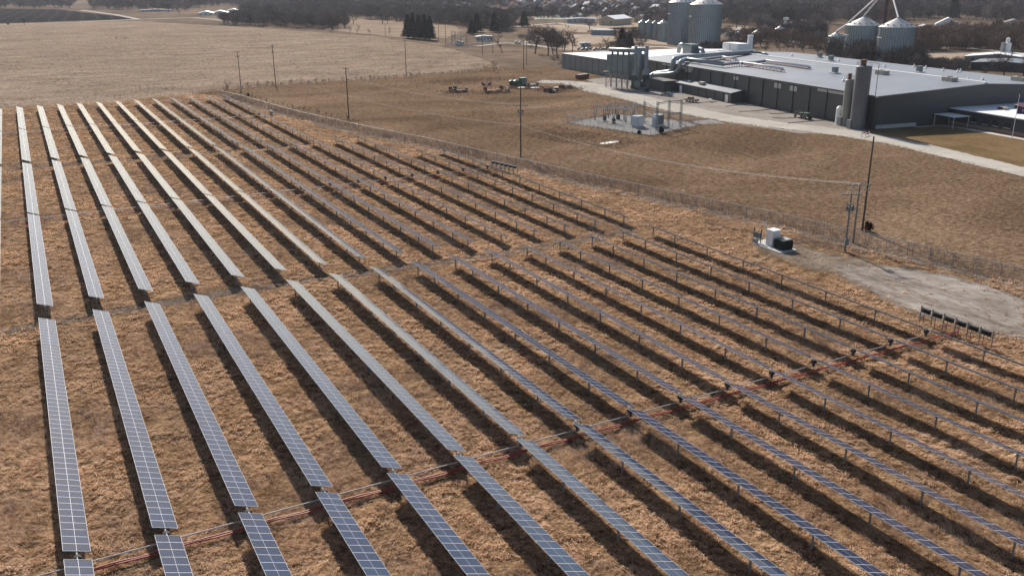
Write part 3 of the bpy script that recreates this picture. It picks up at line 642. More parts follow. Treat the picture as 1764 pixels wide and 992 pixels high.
def rackduct(pts, r_, label):
    t = empty('roof_duct', (0, 0, 0), 0, label, 'duct', 'white pipes on maroon racks'); P = [rp(*p) for p in pts]
    q = MB(); q.path(bend(P, 1.2), r_, 10); q.build('pipe', m_bright, t, smooth=True)
    q = MB(); q2 = MB()
    for a, b2 in zip(P[:-1], P[1:]):
        a = Vector(a); b2 = Vector(b2); n_ = max(2, int((b2-a).length/2.2)); side = Vector(((b2-a).y, -(b2-a).x, 0)).normalized()*.6
        for s_ in (-1, 1): q.path([a+side*s_-Vector((0, 0, .45)), b2+side*s_-Vector((0, 0, .45))], .2, 5)
        for k in range(n_+1):
            p = a+(b2-a)*k/n_
            v, _, _ = loc2(p)
            for s_ in (-1, 1): q.tube(p+side*s_-Vector((0, 0, .45)), Vector((p.x+side.x*s_, p.y+side.y*s_, roof_z(v)-.1)), .07, n=4)
            q.tube(p-side-Vector((0, 0, .45)), p+side-Vector((0, 0, .45)), .13, n=4)
    q.build('rack', m_redp, t); return t
rackduct([(1246, 110, 11), (1272, 107.5, 11.2), (1300, 110.5, 11.2), (1349, 119, 11)], .38, 'nearest white pipe on a maroon rack, ending over the near roof slope')
rackduct([(1276, 108.5, 11.2), (1297, 107, 11.3), (1318, 104, 11.5), (1395, 115.5, 11.3)], .38, 'longest white pipe on a maroon rack, reaching farthest right')
rackduct([(1200, 102.5, 11), (1244, 97.5, 11.5), (1270, 102.5, 11.5)], .30, 'short white pipe on a maroon rack beside the fat silver duct')
rackduct([(1232, 90, 11.3), (1262, 90.5, 11.3)], .15, 'short maroon rack in front of the white rooftop box')
# collector on the roof with curved elbows
rc = empty('roof_collector', at(1190, 93, 9.9), -TH, 'grey green filter box with curved elbow ducts at the far roof corner', 'filter unit')
q = MB(); q.box((0, 0, 1.6), (4, 7.5, 3.2)); q.build('casing', m_ductd, rc)
q = MB()
for k in range(8): q.box((0, -3.2+k*.92, 3.7), (3.8, .75, 1.0))
q.build('filter_bank', m_ductd, rc)
q = MB(); q.path(bend([(-1, 4, 3.4), (-1, 8, 3.6), (-1, 9, .0)], 3.5, 9), .95, 12); q.path(bend([(1, -3.7, 2.4), (1, -8, 2.4), (1, -9, 0)], 3, 7), .8, 12); q.build('elbow', m_duct, rc, smooth=True)
q = MB(); q.box((0, 0, 1.7), (6, 12, 3.4)).box((-3.05, 0, 1.7), (.1, .2, 3.3), mi=1); tag(q.build('rooftop_box', [m_bright, m_dtrim], None, at(1267, 88, 10.6), -TH), 'long white box unit beside the white stack on the roof', 'rooftop unit')
q = MB(); q.lathe((0, 0, 0), [(1.15, 0), (1.15, 6.6), (1.3, 6.65), (1.3, 6.9), (.9, 6.9)], 18); tag(q.build('white_stack', m_bright, None, at(1291, 89, 10.6)), 'plain white round stack standing on the roof', 'stack')
# ---------------------------------------------------------------- dust collector beside the factory
bh = empty('dust_collector', (212, 298, 0), math.atan2(-.91, .41), 'tall panelled dust collector on legs with silver header pipes and stacks', 'dust collector')
for k in range(4):
    x = -4.6+k*2.5; q = MB(); q.box((x, 0, 9.6), (2.3, 3.6, 6.4)); mo = q.build('filter_module', m_bag, bh)
    q = MB(); q.lathe((x, 0, 3.6), [(.3, 0), (1.2, 2.8)], 4); q.build('hopper', m_ductd, mo)
    q = MB(); q.path(bend([(x, .6, 12.7), (x, .6, 14.4), (x, 2.2, 14.6)], .9), .42, 8); q.build('riser', m_duct, mo, smooth=True)
q = MB(); q.path(bend([(-6, .6, 14.5), (5.4, .6, 14.5), (7.3, .6, 14.3), (7.5, .6, 3)], 2.6), .85, 12); q.build('header_pipe', m_duct, bh, smooth=True)
for x in (-5.8, -3.3, -.8, 1.7, 4.2):
    for y in (-1.8, 1.8): q = MB(); q.box((x, y, 3.3), (.22, .22, 6.6)); q.build('leg', m_galv, bh)
q = MB()
for a, b2 in (((-5.8, -1.8, .5), (-3.3, -1.8, 5)), ((-.8, -1.8, .5), (1.7, -1.8, 5)), ((4.2, -1.8, .5), (1.7, -1.8, 5))): q.tube(a, b2, .09, n=4)
for z in (2.4, 4.9): q.box((-.8, -1.8, z), (10, .12, .12)).box((-.8, 1.8, z), (10, .12, .12))
q.build('brace', m_tan, bh)
q = MB(); q.box((-6.5, 0, 6.1), (1.6, 4, .12)); 
for y in (-2, -.7, .7, 2): q.box((-7.25, y, 6.7), (.06, .06, 1.2))
q.box((-7.25, 0, 7.25), (.07, 4, .07)); q.build('platform', m_tan, bh)
bh2 = empty('dust_collector', (221.5, 300.5, 0), math.atan2(-.91, .41), 'second dark dust collector half hidden behind the twin silver stacks', 'dust collector')
for k in range(2):
    x = -1.5+k*2.6; q = MB(); q.box((x, 0, 9.4), (2.4, 4, 6.4)); mo = q.build('filter_module', m_ductd, bh2); q = MB(); q.lathe((x, 0, 3.4), [(.3, 0), (1.3, 2.8)], 4); q.build('hopper', m_ductd, mo)
    q = MB(); q.path(bend([(x, .6, 12.5), (x, .6, 14.4), (x, 2.2, 14.6)], .9), .42, 8); q.build('riser', m_duct, mo, smooth=True)
q = MB(); q.path(bend([(-3, .6, 14.4), (2.6, .6, 14.4), (3.6, .6, 14.2), (3.7, .6, 9)], 1.8), .8, 12); q.build('header_pipe', m_duct, bh2, smooth=True)
for x in (-2.7, 0, 2.4):
    for y in (-2, 2): q = MB(); q.box((x, y, 3.3), (.22, .22, 6.6)); q.build('leg', m_galv, bh2)
for (x, y, lab) in ((1093, 153, 'nearer of the twin silver stacks, standing on a green fan housing'), (1112, 152, 'farther of the twin silver stacks, beside the fat duct')):
    p = at(x, y); t = empty('exhaust_stack', p, .4, lab, 'stack', 'twin silver stacks'); q = MB(); q.lathe((0, 0, 0), [(1.5, 5.2), (.75, 8.0), (.66, 12.0), (.62, 15.9), (.72, 15.95), (.72, 16.3)], 16); q.build('flue', m_duct, t, smooth=False)
    q = MB(); q.box((0, 0, .6), (2.4, 2.4, 1.2)).box((0, 0, 3.2), (2.0, 2.0, 4.0)); q.build('fan_base', m_dgreen, t)
    q = MB(); q.tube((-1.2, -1.7, 1.9), (1.0, -1.7, 1.9), 1.5, n=18); q.build('fan_housing', m_ductd, t)
    q = MB(); q.tube((-1.1, 0, 11), (1.6, 0, 11), .06, n=5); q.build('brace', m_dtrim, t)
# ---------------------------------------------------------------- slim silos at the corner
def silo(v, u_, r_, h, lab, mat_):
    t = empty('storage_silo', fl(v, u_, 0), -TH, lab, 'silo', 'two slim silos at the factory corner')
    q = MB(); q.lathe((0, 0, 0), [(r_, 0), (r_, h), (r_*.9, h+.15), (0, h+.3)], 28, cap=False); q.build('shell', mat_, t, smooth=False)
    q = MB(); q.lathe((-r_*.1, .2, h), [(r_*.38, 0), (r_*.38, 1.5), (r_*.45, 1.55), (r_*.45, 1.8), (.0, 1.95)], 12, cap=False); q.build('filter_top', m_rust, t)
    q = MB()
    for s_ in (-.25, .25): q.tube((-.3+s_, -r_-.25 if u_ > 5 else r_+.25, 1.5), (-.3+s_, -r_-.25 if u_ > 5 else r_+.25, h+1), .05, n=4)
    for z in np.arange(1.8, h+1, .4): q.tube((-.55, -r_-.25 if u_ > 5 else r_+.25, z), (-.05, -r_-.25 if u_ > 5 else r_+.25, z), .03, n=4)
    for z in np.arange(3, h+1, 1.2): q.lathe((-.3, (-r_-.55 if u_ > 5 else r_+.55), z), [(.38, 0), (.38, .08)], 8)
    q.build('ladder', m_galv, t)
    q = MB()
    for k in range(12): A = 2*math.pi*k/12; q.tube((r_*.95*math.cos(A), r_*.95*math.sin(A), h), (r_*.95*math.cos(A), r_*.95*math.sin(A), h+1.1), .03, n=4)
    q.lathe((0, 0, h+1.05), [(r_*.97, 0), (r_*.97, .07)], 24, cap=False); q.build('guard_rail', m_galv, t)
    q = MB(); q.box((-r_-.35, .6, 1.3), (.5, 1.5, 2.4)); q.build('control_box', m_galv, t)
    return t
m_silo1 = M('grey silo paint', (.115, .115, .13), .08, .4, .45, .2); m_silo2 = M('beige silo paint', (.24, .235, .21), .08, .4, .45, .1)
silo(-2.9, 2.6, 2.15, 17.3, 'tallest slim grey silo at the near factory corner', m_silo1)
silo(-2.4, 8.2, 1.35, 13.0, 'shorter slim beige silo left of the tall grey one', m_silo2)
q = MB(); q.lathe((0, 0, 0), [(.9, 0), (.9, 4.6), (.4, 5.2)], 14); tag(q.build('tank', m_bright, None, fl(-2.2, 11.6, 0)), 'short white tank at the foot of the beige silo', 'tank')
q = MB(); q.path(bend([(0, 0, 0), (0, 0, 18.2), (0, 2.4, 18.4)], .4), .08, 8).box((.5, 0, 4.5), (.9, 1.2, 9)); tag(q.build('fill_pipe', m_dtrim, None, fl(-.9, -.9, 0), -TH), 'thin rusty fill pipe climbing to the tall silo top', 'pipe')
# ---------------------------------------------------------------- yard furniture
def hvac(x, y, lab):
    t = empty('condenser_unit', at(x, y), -TH, lab, 'cooling unit', 'condensers along the factory wall'); q = MB(); q.box((0, 0, 2.4), (1.8, 2.4, 2.2)); q.build('casing', m_galv, t)
    q = MB(); q.box((-.93, 0, 2.4), (.06, 1.9, 1.7)).tube((0, 0, 3.5), (0, 0, 3.7), .7, n=14); q.build('grille', m_black, t)
    for sx_ in (-.8, .8):
        for sy_ in (-1.1, 1.1): q = MB(); q.box((sx_, sy_, .65), (.12, .12, 1.3)); q.build('leg', m_galv, t)
hvac(1331, 185, 'grey condenser on legs by the wall, nearer the annex'); hvac(1375, 195, 'grey condenser on legs by the wall, nearer the silos')
for i, (pts, lab) in enumerate((([(1250, 184), (1275, 181), (1300, 184), (1325, 182)], 'black hose lying between the annex and the first condenser'), ([(1272, 193), (1300, 192), (1345, 187), (1350, 183)], 'black hose lying in front of the first condenser'), ([(1325, 195), (1328, 197), (1368, 195)], 'short black hose reaching the second condenser'), ([(1330, 203), (1350, 205), (1378, 203)], 'black hose reaching the flatbed trailer'), ([(1357, 213), (1390, 210), (1432, 207), (1438, 203)], 'black hose passing in front of the flatbed trailer'), ([(1175, 179), (1210, 177), (1235, 176)], 'black hose lying before the annex door'))):
    q = MB(); q.path(bend([(*at(*p)[:2], .12) for p in pts], 2), .09, 6); tag(q.build('hose', m_hose), lab, 'hose', 'black hoses on the yard')
def wheel(parent, p, r_, w_, rz_axis='y'):
    q = MB(); a = Vector((0, w_/2, 0)) if rz_axis == 'y' else Vector((w_/2, 0, 0)); p = Vector(p); q.tube(p-a, p+a, r_, n=16); o = q.build('wheel', m_black, parent)
    q = MB(); q.tube(p-a*1.05, p+a*1.05, r_*.5, n=10); q.build('rim', m_galv, o)
tr = empty('flatbed_trailer', at(1383, 204), 1.35, 'dark flatbed trailer loaded with gear near the silos', 'trailer')
q = MB(); q.box((0, 0, 1.0), (7.5, 2.3, .2)); q.build('deck', m_dtrim, tr); q = MB(); q.box((-1.8, 0, 1.5), (2, 1.5, .8)).box((.6, .2, 1.4), (1.6, 1.4, .6)).tube((2.2, -.8, 1.6), (2.2, .8, 1.6), .5, n=12).box((3, 0, 1.35), (.8, 1.8, .5)); q.build('load', m_dgreen, tr)
for x in (-2.6, -1.7, 2.6):
    for y in (-1.05, 1.05): wheel(tr, (x, y, .5), .5, .28)
def car(loc_, rz, paint, lab, kind='car', cat='car', grp=None):
    t = empty('parked_'+kind, loc_, rz, lab, cat, grp); q = MB()
    if kind == 'car': prof = [(-2.2, .35), (2.2, .35), (2.25, .75), (1.2, .95), (-1.9, .98), (-2.25, .8)]; cab = [(-1.7, .96), (.95, .93), (.25, 1.42), (-1.1, 1.42)]
    else: prof = [(-2.7, .5), (2.7, .5), (2.75, .95), (1.4, 1.15), (-2.7, 1.15)]; cab = [(-.5, 1.13), (1.35, 1.13), (.85, 1.8), (-.4, 1.8)]
    q.extr(prof, -.9, .9); q.build('body', paint, t)
    q = MB(); q.extr(cab, -.78, .78); c_ = q.build('cabin', paint, t)
    q = MB(); k_ = [(x*.93+.02, z*.99+.01) for x, z in cab]; q.extr(k_, -.795, .795); q.build('window', m_glassd, c_)
    if kind == 'pickup': q = MB(); q.box((-1.6, 0, 1.16), (2.0, 1.5, .03)); q.build('cargo_bed', m_black, t)
    for x in (-1.4, 1.45):
        for y in (-.82, .82): wheel(t, (x, y, .36), .36, .22)
    for y in (-.6, .6): q = MB(); q.box((2.25 if kind == 'car' else 2.75, y, .72), (.06, .3, .15)); q.build('headlight', m_bright, t)
car(at(1149, 166), 1.9, m_carb, 'grey blue saloon car parked before the annex'); car(at(1191, 176), 1.75, m_tan, 'tan pickup parked behind the substation', 'pickup', 'pickup')
def dumpster(x, y, s, m, lab, rz):
    t = empty('dumpster', at(x, y), rz, lab, 'dumpster', 'dumpsters'); L1, W1, H1 = s; q = MB(); q.extr([(-L1/2+.3, .15), (L1/2-.3, .15), (L1/2, H1), (-L1/2, H1)], -W1/2, W1/2); q.build('body', m, t)
    q = MB()
    for k in range(6): q.box((-L1/2+.6+k*(L1-1.2)/5, -W1/2-.05, H1/2), (.1, .12, H1*.8))
    q.box((0, 0, H1+.03), (L1*.96, W1*.92, .06)); q.build('rib', m_dtrim, t)
dumpster(1146, 157, (6.5, 2.4, 2.4), m_dgreen, 'large green dumpster beside the annex end', 1.2); dumpster(1113, 158, (3, 1.8, 1.5), m_dgreen, 'small green skip near the dust collector', 1.3)
dumpster(1003, 136, (7, 2.4, 1.9), m_rust, 'long rust red skip by the start of the gravel road', .35)
q = MB()
for k, x in enumerate((0, 1.6, 3.2)): q.box((x, 0, .6), (.18, .18, 1.2)).box((x, 0, .05), (.5, .5, .1))
q.box((.8, 0, .95), (1.5, .06, .3), mi=1).box((2.4, 0, .6), (1.5, .06, .3), mi=1); tag(q.build('road_barrier', [m_bright, M('barrier orange red', (.5, .08, .04), .1)], None, at(1484, 236), .1), 'low white and red barrier beside the road near the silos', 'barrier')
q = MB(); q.box((0, 0, .5), (.12, .12, 1)).box((0, 0, 1.0), (1.5, .9, .1), mi=1).box((0, 0, .05), (1.2, .6, .1)); tag(q.build('picnic_table', [m_woodg, m_bright], None, at(1223, 176), .5), 'small pale table before the annex wall', 'table')
# ---------------------------------------------------------------- flagpoles
fp = empty('flagpole', at(1743, 240), R(-30), 'white flagpole before the office wing flying two flags', 'flagpole')
q = MB(); q.tube((0, 0, 0), (0, 0, 11.5), .09, .06, 10).lathe((0, 0, 11.5), [(.0, 0), (.12, .08), (.12, .16), (0, .24)], 8, cap=False); q.build('pole', m_bright, fp)
def flagmesh(z0, h, w_, mats, fn, name):
    q = MB(); nx, nz = 26, 13
    V = [(.1+w_*i/nx, .16*math.sin(i*.55)*(i/nx), z0+h*j/nz-.25*(i/nx)**2) for j in range(nz+1) for i in range(nx+1)]
    for j in range(nz):
        for i in range(nx): q.v = V; q.f.append((j*(nx+1)+i, j*(nx+1)+i+1, (j+1)*(nx+1)+i+1, (j+1)*(nx+1)+i)); q.m.append(fn(i/nx, j))
    return q.build(name, mats, fp)
mr, mw_, mb_ = M('flag red', (.55, .04, .05), .05), M('flag white', (.75, .75, .75), .03), M('flag blue', (.03, .04, .16), .05)
flagmesh(8.6, 2.0, 3.3, [mr, mw_, mb_], lambda x, j: 2 if (x < .4 and j >= 6) else j % 2, 'striped_flag')
flagmesh(6.6, 1.9, 3.0, [M('flag purple blue', (.06, .03, .14), .05), M('seal gold', (.5, .35, .2), .1)], lambda x, j: 1 if (abs(x-.5) < .11 and 4 < j < 9) else 0, 'dark_flag')
q = MB(); q.tube((0, 0, 0), (0, 0, 9), .08, .05, 8).box((0, 0, .1), (.5, .5, .2)); tag(q.build('flagpole', m_bright, None, at(1759, 234)), 'bare white flagpole at the right edge before the office wing', 'flagpole')
X_ = np.concatenate([rng.normal(at(x, y)[0], 3.2, 260) for x, y in ((785, 159), (850, 160), (890, 152), (950, 157), (975, 153), (920, 152))]); Y_ = np.concatenate([rng.normal(at(x, y)[1], 3.0, 260) for x, y in ((785, 159), (850, 160), (890, 152), (950, 157), (975, 153), (920, 152))])
tag(tufts('scrap_yard_weeds', X_, Y_, rng.uniform(.15, .7, len(X_)), np.full(len(X_), .06), 6, np.full(len(X_), .5), .5, R(200), m_weed), kind='stuff')
e_ = [np.array(p) for p in sy+[sy[0]]]; X_ = []; Y_ = []
for a, b2 in zip(e_[:-1], e_[1:]):
    for _ in range(int(np.linalg.norm(b2-a)*5)): q_ = a+(b2-a)*rng.random()+rng.normal(0, .55, 2); X_.append(q_[0]); Y_.append(q_[1])
X_, Y_ = np.array(X_), np.array(Y_); tag(tufts('yard_edge_weeds', X_, Y_, rng.uniform(.12, .5, len(X_)), np.full(len(X_), .05), 5, np.full(len(X_), .35), .8, R(200), m_weed), kind='stuff')
X_, Y_ = [], []
for (rx, ry), (sx2, sy2), wd_ in zip(road[:-1], road[1:], [13, 15, 16, 14, 14, 15, 13, 12.5, 12.5, 10, 10, 9, 9]):
    d_ = np.array([sx2-rx, sy2-ry]); L_d = np.linalg.norm(d_); nn_ = np.array([-d_[1], d_[0]])/L_d
    for _ in range(int(L_d*7)): s_ = -1 if nn_[0] > 0 else 1; q_ = np.array([rx, ry])+d_*rng.random()+nn_*s_*(wd_*.46+rng.normal(0, .8)); X_.append(q_[0]); Y_.append(q_[1])
X_, Y_ = np.array(X_), np.array(Y_); tag(tufts('verge_grass', X_, Y_, rng.uniform(.08, .3, len(X_)), np.full(len(X_), .07), 5, np.full(len(X_), .4), 1.8, R(200), m_mblade), kind='stuff')
# ---------------------------------------------------------------- perimeter fence
def mesh_mat(op=.17, c=(.40, .40, .41)):
    m, n, l, b, o = _new('chain link'); b.inputs['Base Color'].default_value = (*c, 1); b.inputs['Roughness'].default_value = .5; b.inputs['Metallic'].default_value = .3
    t = n.new('ShaderNodeBsdfTransparent'); mx = n.new('ShaderNodeMixShader'); mx.inputs[0].default_value = op
    l.new(t.outputs[0], mx.inputs[1]); l.new(b.outputs[0], mx.inputs[2]); l.new(mx.outputs[0], o.inputs['Surface']); return m
m_chain = mesh_mat()
def chain_fence(pts, h, sp, lab, close=False):
    t = empty('chain_link_fence', (0, 0, 0), 0, lab, 'fence'); pts = [np.array(p[:2], float) for p in pts]
    if close: pts.append(pts[0])
    fab, rail = MB(), MB(); posts = []
    for a, b2 in zip(pts[:-1], pts[1:]):
        n_ = max(1, round(np.linalg.norm(b2-a)/sp)); fab.add([(*a, .04), (*b2, .04), (*b2, h-.04), (*a, h-.04)], [(0, 1, 2, 3)]); rail.tube((*a, h), (*b2, h), .045, n=6)
        for k in range(n_): posts.append(a+(b2-a)*k/n_)
    posts.append(pts[-1]); fab.build('fabric', m_chain, t); rail.build('top_rail', m_shaft, t)
    q = MB(); q.tube((0, 0, 0), (0, 0, h+.05), .04, n=6); o0 = q.build('post', m_galv, t); o0.location = (*posts[0], 0)
    for p in posts[1:100]: c = o0.copy(); COL.objects.link(c); c.parent = t; c.location = (*p, 0)
chain_fence(FENCE, 2.1, 3.6, 'long chain-link fence with pale top rail bordering the meadow')
chain_fence(sy, 2.3, 3.4, 'chain-link fence enclosing the grey substation yard', True)
# ---------------------------------------------------------------- substation
m_steel2 = M('substation steel', (.15, .165, .17), .15, 1, .75, .0, 0, .2)
def lattice(q, p, h, w_=.5, rz=0):
    x, y = p
    for sx_, sy_ in ((-1, -1), (1, -1), (1, 1), (-1, 1)): q.tube((x+sx_*w_/2, y+sy_*w_/2, 0), (x+sx_*w_/2, y+sy_*w_/2, h), .055, n=4)
    z = 0; k = 0
    while z < h-w_:
        s_ = 1 if k % 2 else -1
        for (a, b2) in (((-s_, -1), (s_, -1)), ((-s_, 1), (s_, 1)), ((-1, -s_), (-1, s_)), ((1, -s_), (1, s_))): q.tube((x+a[0]*w_/2, y+a[1]*w_/2, z), (x+b2[0]*w_/2, y+b2[1]*w_/2, z+w_*1.3), .03, n=3)
        z += w_*1.3; k += 1
T4 = [at(1109, 213), at(1131, 226), at(1151, 221), at(1172, 219)]; TH4 = [6.6, 8.3, 8.0, 7.9]
gn = empty('line_gantry', (0, 0, 0), 0, 'tall latticed steel gantry with cross beams and lightning rods in the yard', 'gantry')
for p, h in zip(T4, TH4): q = MB(); lattice(q, p[:2], h); q.tube((p[0], p[1], h), (p[0], p[1], h+1.6), .03, n=4); q.build('column', m_steel2, gn)
for (i, j), zz in (((0, 1), (6.4, 3.6)), ((1, 2), (7.8,)), ((2, 3), (7.6, 4.2)), ((0, 2), (4.2,))):
    for z in zz: q = MB(); q.tube((*T4[i][:2], z), (*T4[j][:2], z), .13, n=6).tube((*T4[i][:2], z-.45), (*T4[j][:2], z-.45), .06, n=4); q.build('beam', m_steel2, gn)
q = MB(); q.tube((*T4[2][:2], 3.6), (*at(1186, 220)[:2], .1), .09, n=4).tube((*T4[2][:2], 3.6), (*at(1141, 222)[:2], .1), .09, n=4); q.build('brace', m_tan, gn)
bus = []
for k, (x, y) in enumerate(((1025, 207), (1041, 210), (1057, 212), (1088, 216), (1048, 203), (1062, 205), (1075, 207), (1091, 208), (1078, 212), (1100, 205))):
    p = at(x, y); t = empty('bus_support', p, R(-60), f'V-shaped steel bus support in the yard, {["leftmost of the front line", "second of the front line", "third of the front line", "fourth of the front line", "leftmost of the back line", "second of the back line", "third of the back line", "fourth of the back line", "in the middle of the yard", "hindmost by the gantry"][k]}', 'bus support', 'V-shaped bus supports')
    q = MB(); q.tube((0, -.15, 0), (0, -1.0, 3.9), .10, n=5).tube((0, .15, 0), (0, 1.0, 3.9), .10, n=5).box((0, 0, 3.95), (.2, 2.6, .16)); q.build('frame', m_steel2, t)
    for y_ in (-1, 0, 1): q = MB(); q.lathe((0, y_, 4.03), [(.06, 0), (.12, .08), (.06, .14), (.12, .22), (.06, .28), (.12, .36), (.05, .45)], 8); q.build('insulator', m_insul, t)
q = MB()
for o_ in (-1, 0, 1):
    for A_, B_ in (((1025, 207), (1091, 216)), ((1048, 203), (1100, 206))):
        a, b2 = at(*A_), at(*B_); q.tube((a[0]+o_*.5, a[1]+o_*.85, 4.5), (b2[0]+o_*.5, b2[1]+o_*.85, 4.5), .06, n=6)
tag(q.build('bus_bar', m_duct), 'parallel bare metal bus bars lying across the V-shaped supports', 'bus bars')
for x, y, s, lab in ((1098, 219, (2.8, 2.4, 3.1), 'pale grey switchgear cabinet in the substation yard'), (1133, 217, (2.8, 2.2, 3.2), 'blue grey transformer with dark radiators in the substation yard')):
    t = empty('switchgear_cabinet' if x == 1098 else 'yard_transformer', at(x, y), .3, lab, 'cabinet' if x == 1098 else 'transformer'); q = MB(); q.box((0, 0, s[2]/2+.15), s); q.build('casing', M('pale casing', (.42, .46, .50), .1), t)
    q = MB()
    for k in range(5): q.box((-s[0]/2+.35+k*.5, -s[1]/2-.12, s[2]/2+.2), (.3 if x > 1100 else .42, .22 if x > 1100 else .05, s[2]*.75))
    q.build('radiator' if x > 1100 else 'door', m_ductd if x > 1100 else m_bright, t)
    q = MB(); q.box((0, 0, .075), (s[0]+.8, s[1]+.8, .15)); q.build('plinth', m_conc, t)
    for k in (-.8, 0, .8): q = MB(); q.lathe((k, 0, s[2]+.15), [(.08, 0), (.15, .1), (.08, .2), (.15, .3), (.08, .4), (.05, .7)], 8); q.build('bushing', m_insul, t)
for k, (x, y) in enumerate(((1041.5, 208), (1057, 213), (1065, 206))):
    q = MB(); q.box((0, 0, .8), (.8, .8, 1.4)).lathe((0, 0, 1.5), [(.12, 0), (.18, .2), (.1, .5)], 8); tag(q.build('regulator', m_dtrim, None, at(x, y)), f'black regulator box at the foot of the bus supports, {["left", "nearest", "right"][k]} one', 'regulator', 'black regulators')
# ---------------------------------------------------------------- inverter racks by the array
def rack(p0, p1, n_, lab, h=2.0):
    a, b2 = np.array(p0[:2]), np.array(p1[:2]); L1 = np.linalg.norm(b2-a); t = empty('inverter_rack', (*a, 0), math.atan2(b2[1]-a[1], b2[0]-a[0]), lab, 'equipment rack', 'racks of string inverters')
    for k in range(n_+1): q = MB(); q.box((L1*k/n_, 0, h/2), (.10, .10, h)); q.build('post', m_galv, t)
    q = MB(); q.box((L1/2, 0, h*.45), (L1, .06, .08)).box((L1/2, 0, h*.9), (L1, .06, .08)).box((L1/2, 0, h*.7), (L1, .06, .05)); q.build('rail', m_galv, t)
    for k in range(n_):
        x = L1*(k+.5)/n_; s_ = MB()
        for j in range(5): s_.box((x, -.22, h*.93-.10-j*.115), (L1/n_*.70, .24, .055))
        s_.box((x, -.10, h*.93-.33), (L1/n_*.74, .12, .56), mi=1); s_.build('inverter', [m_black, m_darksteel], t)
        q = MB(); q.path(bend([(x-.2, -.15, h*.6), (x-.2, -.2, h*.3), (x-.1, -.25, .05)], .15), .045, 6); q.build('conduit', m_red, t)
rack((95.4, 66.9), (95.3, 57.2), 6, 'near rack of six finned inverters beside the gravel patch', 2.15)
rack((93.3, 179.3), (95.2, 170.6), 6, 'distant rack of inverters by the fence at the middle block', 1.9)
rack(at(466, 198), at(470.5, 201), 3, 'farthest small rack of inverters near the fence at the far block', 1.7)
# ---------------------------------------------------------------- transformer pad in the meadow
pad = [at(1296, 420)[:2], at(1344, 437)[:2], at(1373.6, 431.7)[:2], at(1318, 413)[:2]]
q = MB(); q.prism(pad, -.05, .14); tag(q.build('concrete_pad', m_conc), kind='structure')
RZP = math.atan2(pad[1][1]-pad[0][1], pad[1][0]-pad[0][0])
c0 = at(1327, 426); t = empty('switch_cabinet', (c0[0]+.9, c0[1]+.5, .14), RZP, 'tall bright white metal cabinet on the concrete pad', 'cabinet')
q = MB(); q.box((0, 0, 1.25), (1.5, 1.5, 2.5)); q.build('casing', m_bright, t); q = MB(); q.box((0, 0, 2.54), (1.62, 1.62, .08)); q.build('lid', m_bright, t); q = MB(); q.box((-.38, -.77, 1.2), (.66, .04, 2.2)).box((.38, -.77, 1.2), (.66, .04, 2.2)); q.build('door', m_bright, t)
c0 = at(1344, 430); t = empty('pad_transformer', (c0[0]+.6, c0[1]-.0, .14), RZP, 'squat dark green transformer with ribbed sides on the concrete pad', 'transformer')
m_tf = M('transformer green', (.010, .022, .018), .2, 2, .45)
q = MB(); q.box((0, 0, .75), (2.0, 1.9, 1.5)); q.build('tank', m_tf, t); q = MB(); q.box((0, .3, 1.54), (1.5, 1.1, .08)); q.build('lid', M('dusty lid', (.30, .31, .32), .1), t)
q = MB()
for k in range(9): q.box((-.85+k*.21, -1.08, .72), (.06, .26, 1.2)); q.box((1.1, -.8+k*.2, .72), (.2, .06, 1.2))
q.build('radiator', m_tf, t)
c0 = at(1304, 418.5); t = empty('metering_frame', (c0[0], c0[1], .14), RZP, 'grey metering frame with boxes, masts and small insulators on the pad', 'switchgear')
for x in (-.8, .8): q = MB(); q.box((x, 0, 1.15), (.12, .12, 2.3)); q.build('post', m_darksteel, t)
q = MB(); q.box((0, 0, 1.5), (1.5, .12, .1)).box((0, 0, 1.0), (1.5, .1, .1)); q.build('rail', m_galv, t)
for k in range(4): q = MB(); q.box((-.55+k*.37, -.16, 1.25), (.30, .26, .75+.1*(k % 2))); q.build('meter_box', m_steel2, t)
q = MB(); q.box((.1, -.5, .4), (.8, .5, .7)); q.build('junction_box', m_galv, t)
for k, (x, y, h) in enumerate(((.8, .9, 3.3), (-.4, .6, 2.6), (.4, .8, 2.9))): q = MB(); q.tube((x, y, 0), (x, y, h), .04, n=6).lathe((x, y, h), [(.05, 0), (.12, .08), (.05, .18), (.1, .3), (0, .4)], 8, cap=False); q.build('mast', m_insul, t)
# ---------------------------------------------------------------- poles and wires
def pole(x, y, h, lab, arms, m=m_wood, rz=None, extra=None):
    p = at(x, y); t = empty('utility_pole', p, R(-28) if rz is None else rz, lab, 'utility pole', 'utility poles')
    q = MB(); q.tube((0, 0, 0), (0, 0, h), .19, .12, 10); q.build('pole', m, t)
    for z, L1 in arms:
        q = MB(); q.box((0, -.14, z), (L1, .13, .14)); a = q.build('crossarm', m_woodg, t)
        for k in (-1, -.45, .45, 1): q = MB(); q.lathe((k*L1*.46, -.14, z+.07), [(.03, 0), (.09, .1), (.05, .2), (.08, .28), (.02, .36)], 7); q.build('insulator', m_insul, a)
    if extra: extra(t, h)
    return t
def regs(t, h):
    for k in range(3):
        A = k*2.1; q = MB(); q.lathe((.45*math.cos(A), .45*math.sin(A), h*.70), [(.22, 0), (.24, .7), (.1, .8), (.06, 1.1)], 10); q.build('transformer', m_steel2, t)
    q = MB(); q.box((0, -.3, 1.6), (.6, .35, 1.0)); q.build('meter_box', m_steel2, t)
def tri(t, h):
    q = MB()
    for z in (h*.66, h*.60, h*.63):
        q.tube((-.9, 0, z), (.9, 0, z), .05, n=5)
    q.lathe((-.5, 0, h*.64), [(.12, 0), (.2, .3), (.1, .7)], 8).lathe((.5, 0, h*.64), [(.12, 0), (.2, .3), (.1, .7)], 8).box((.0, 0, h*.62), (.5, .5, .9)); q.build('fuse_bracket', m_steel2, t)
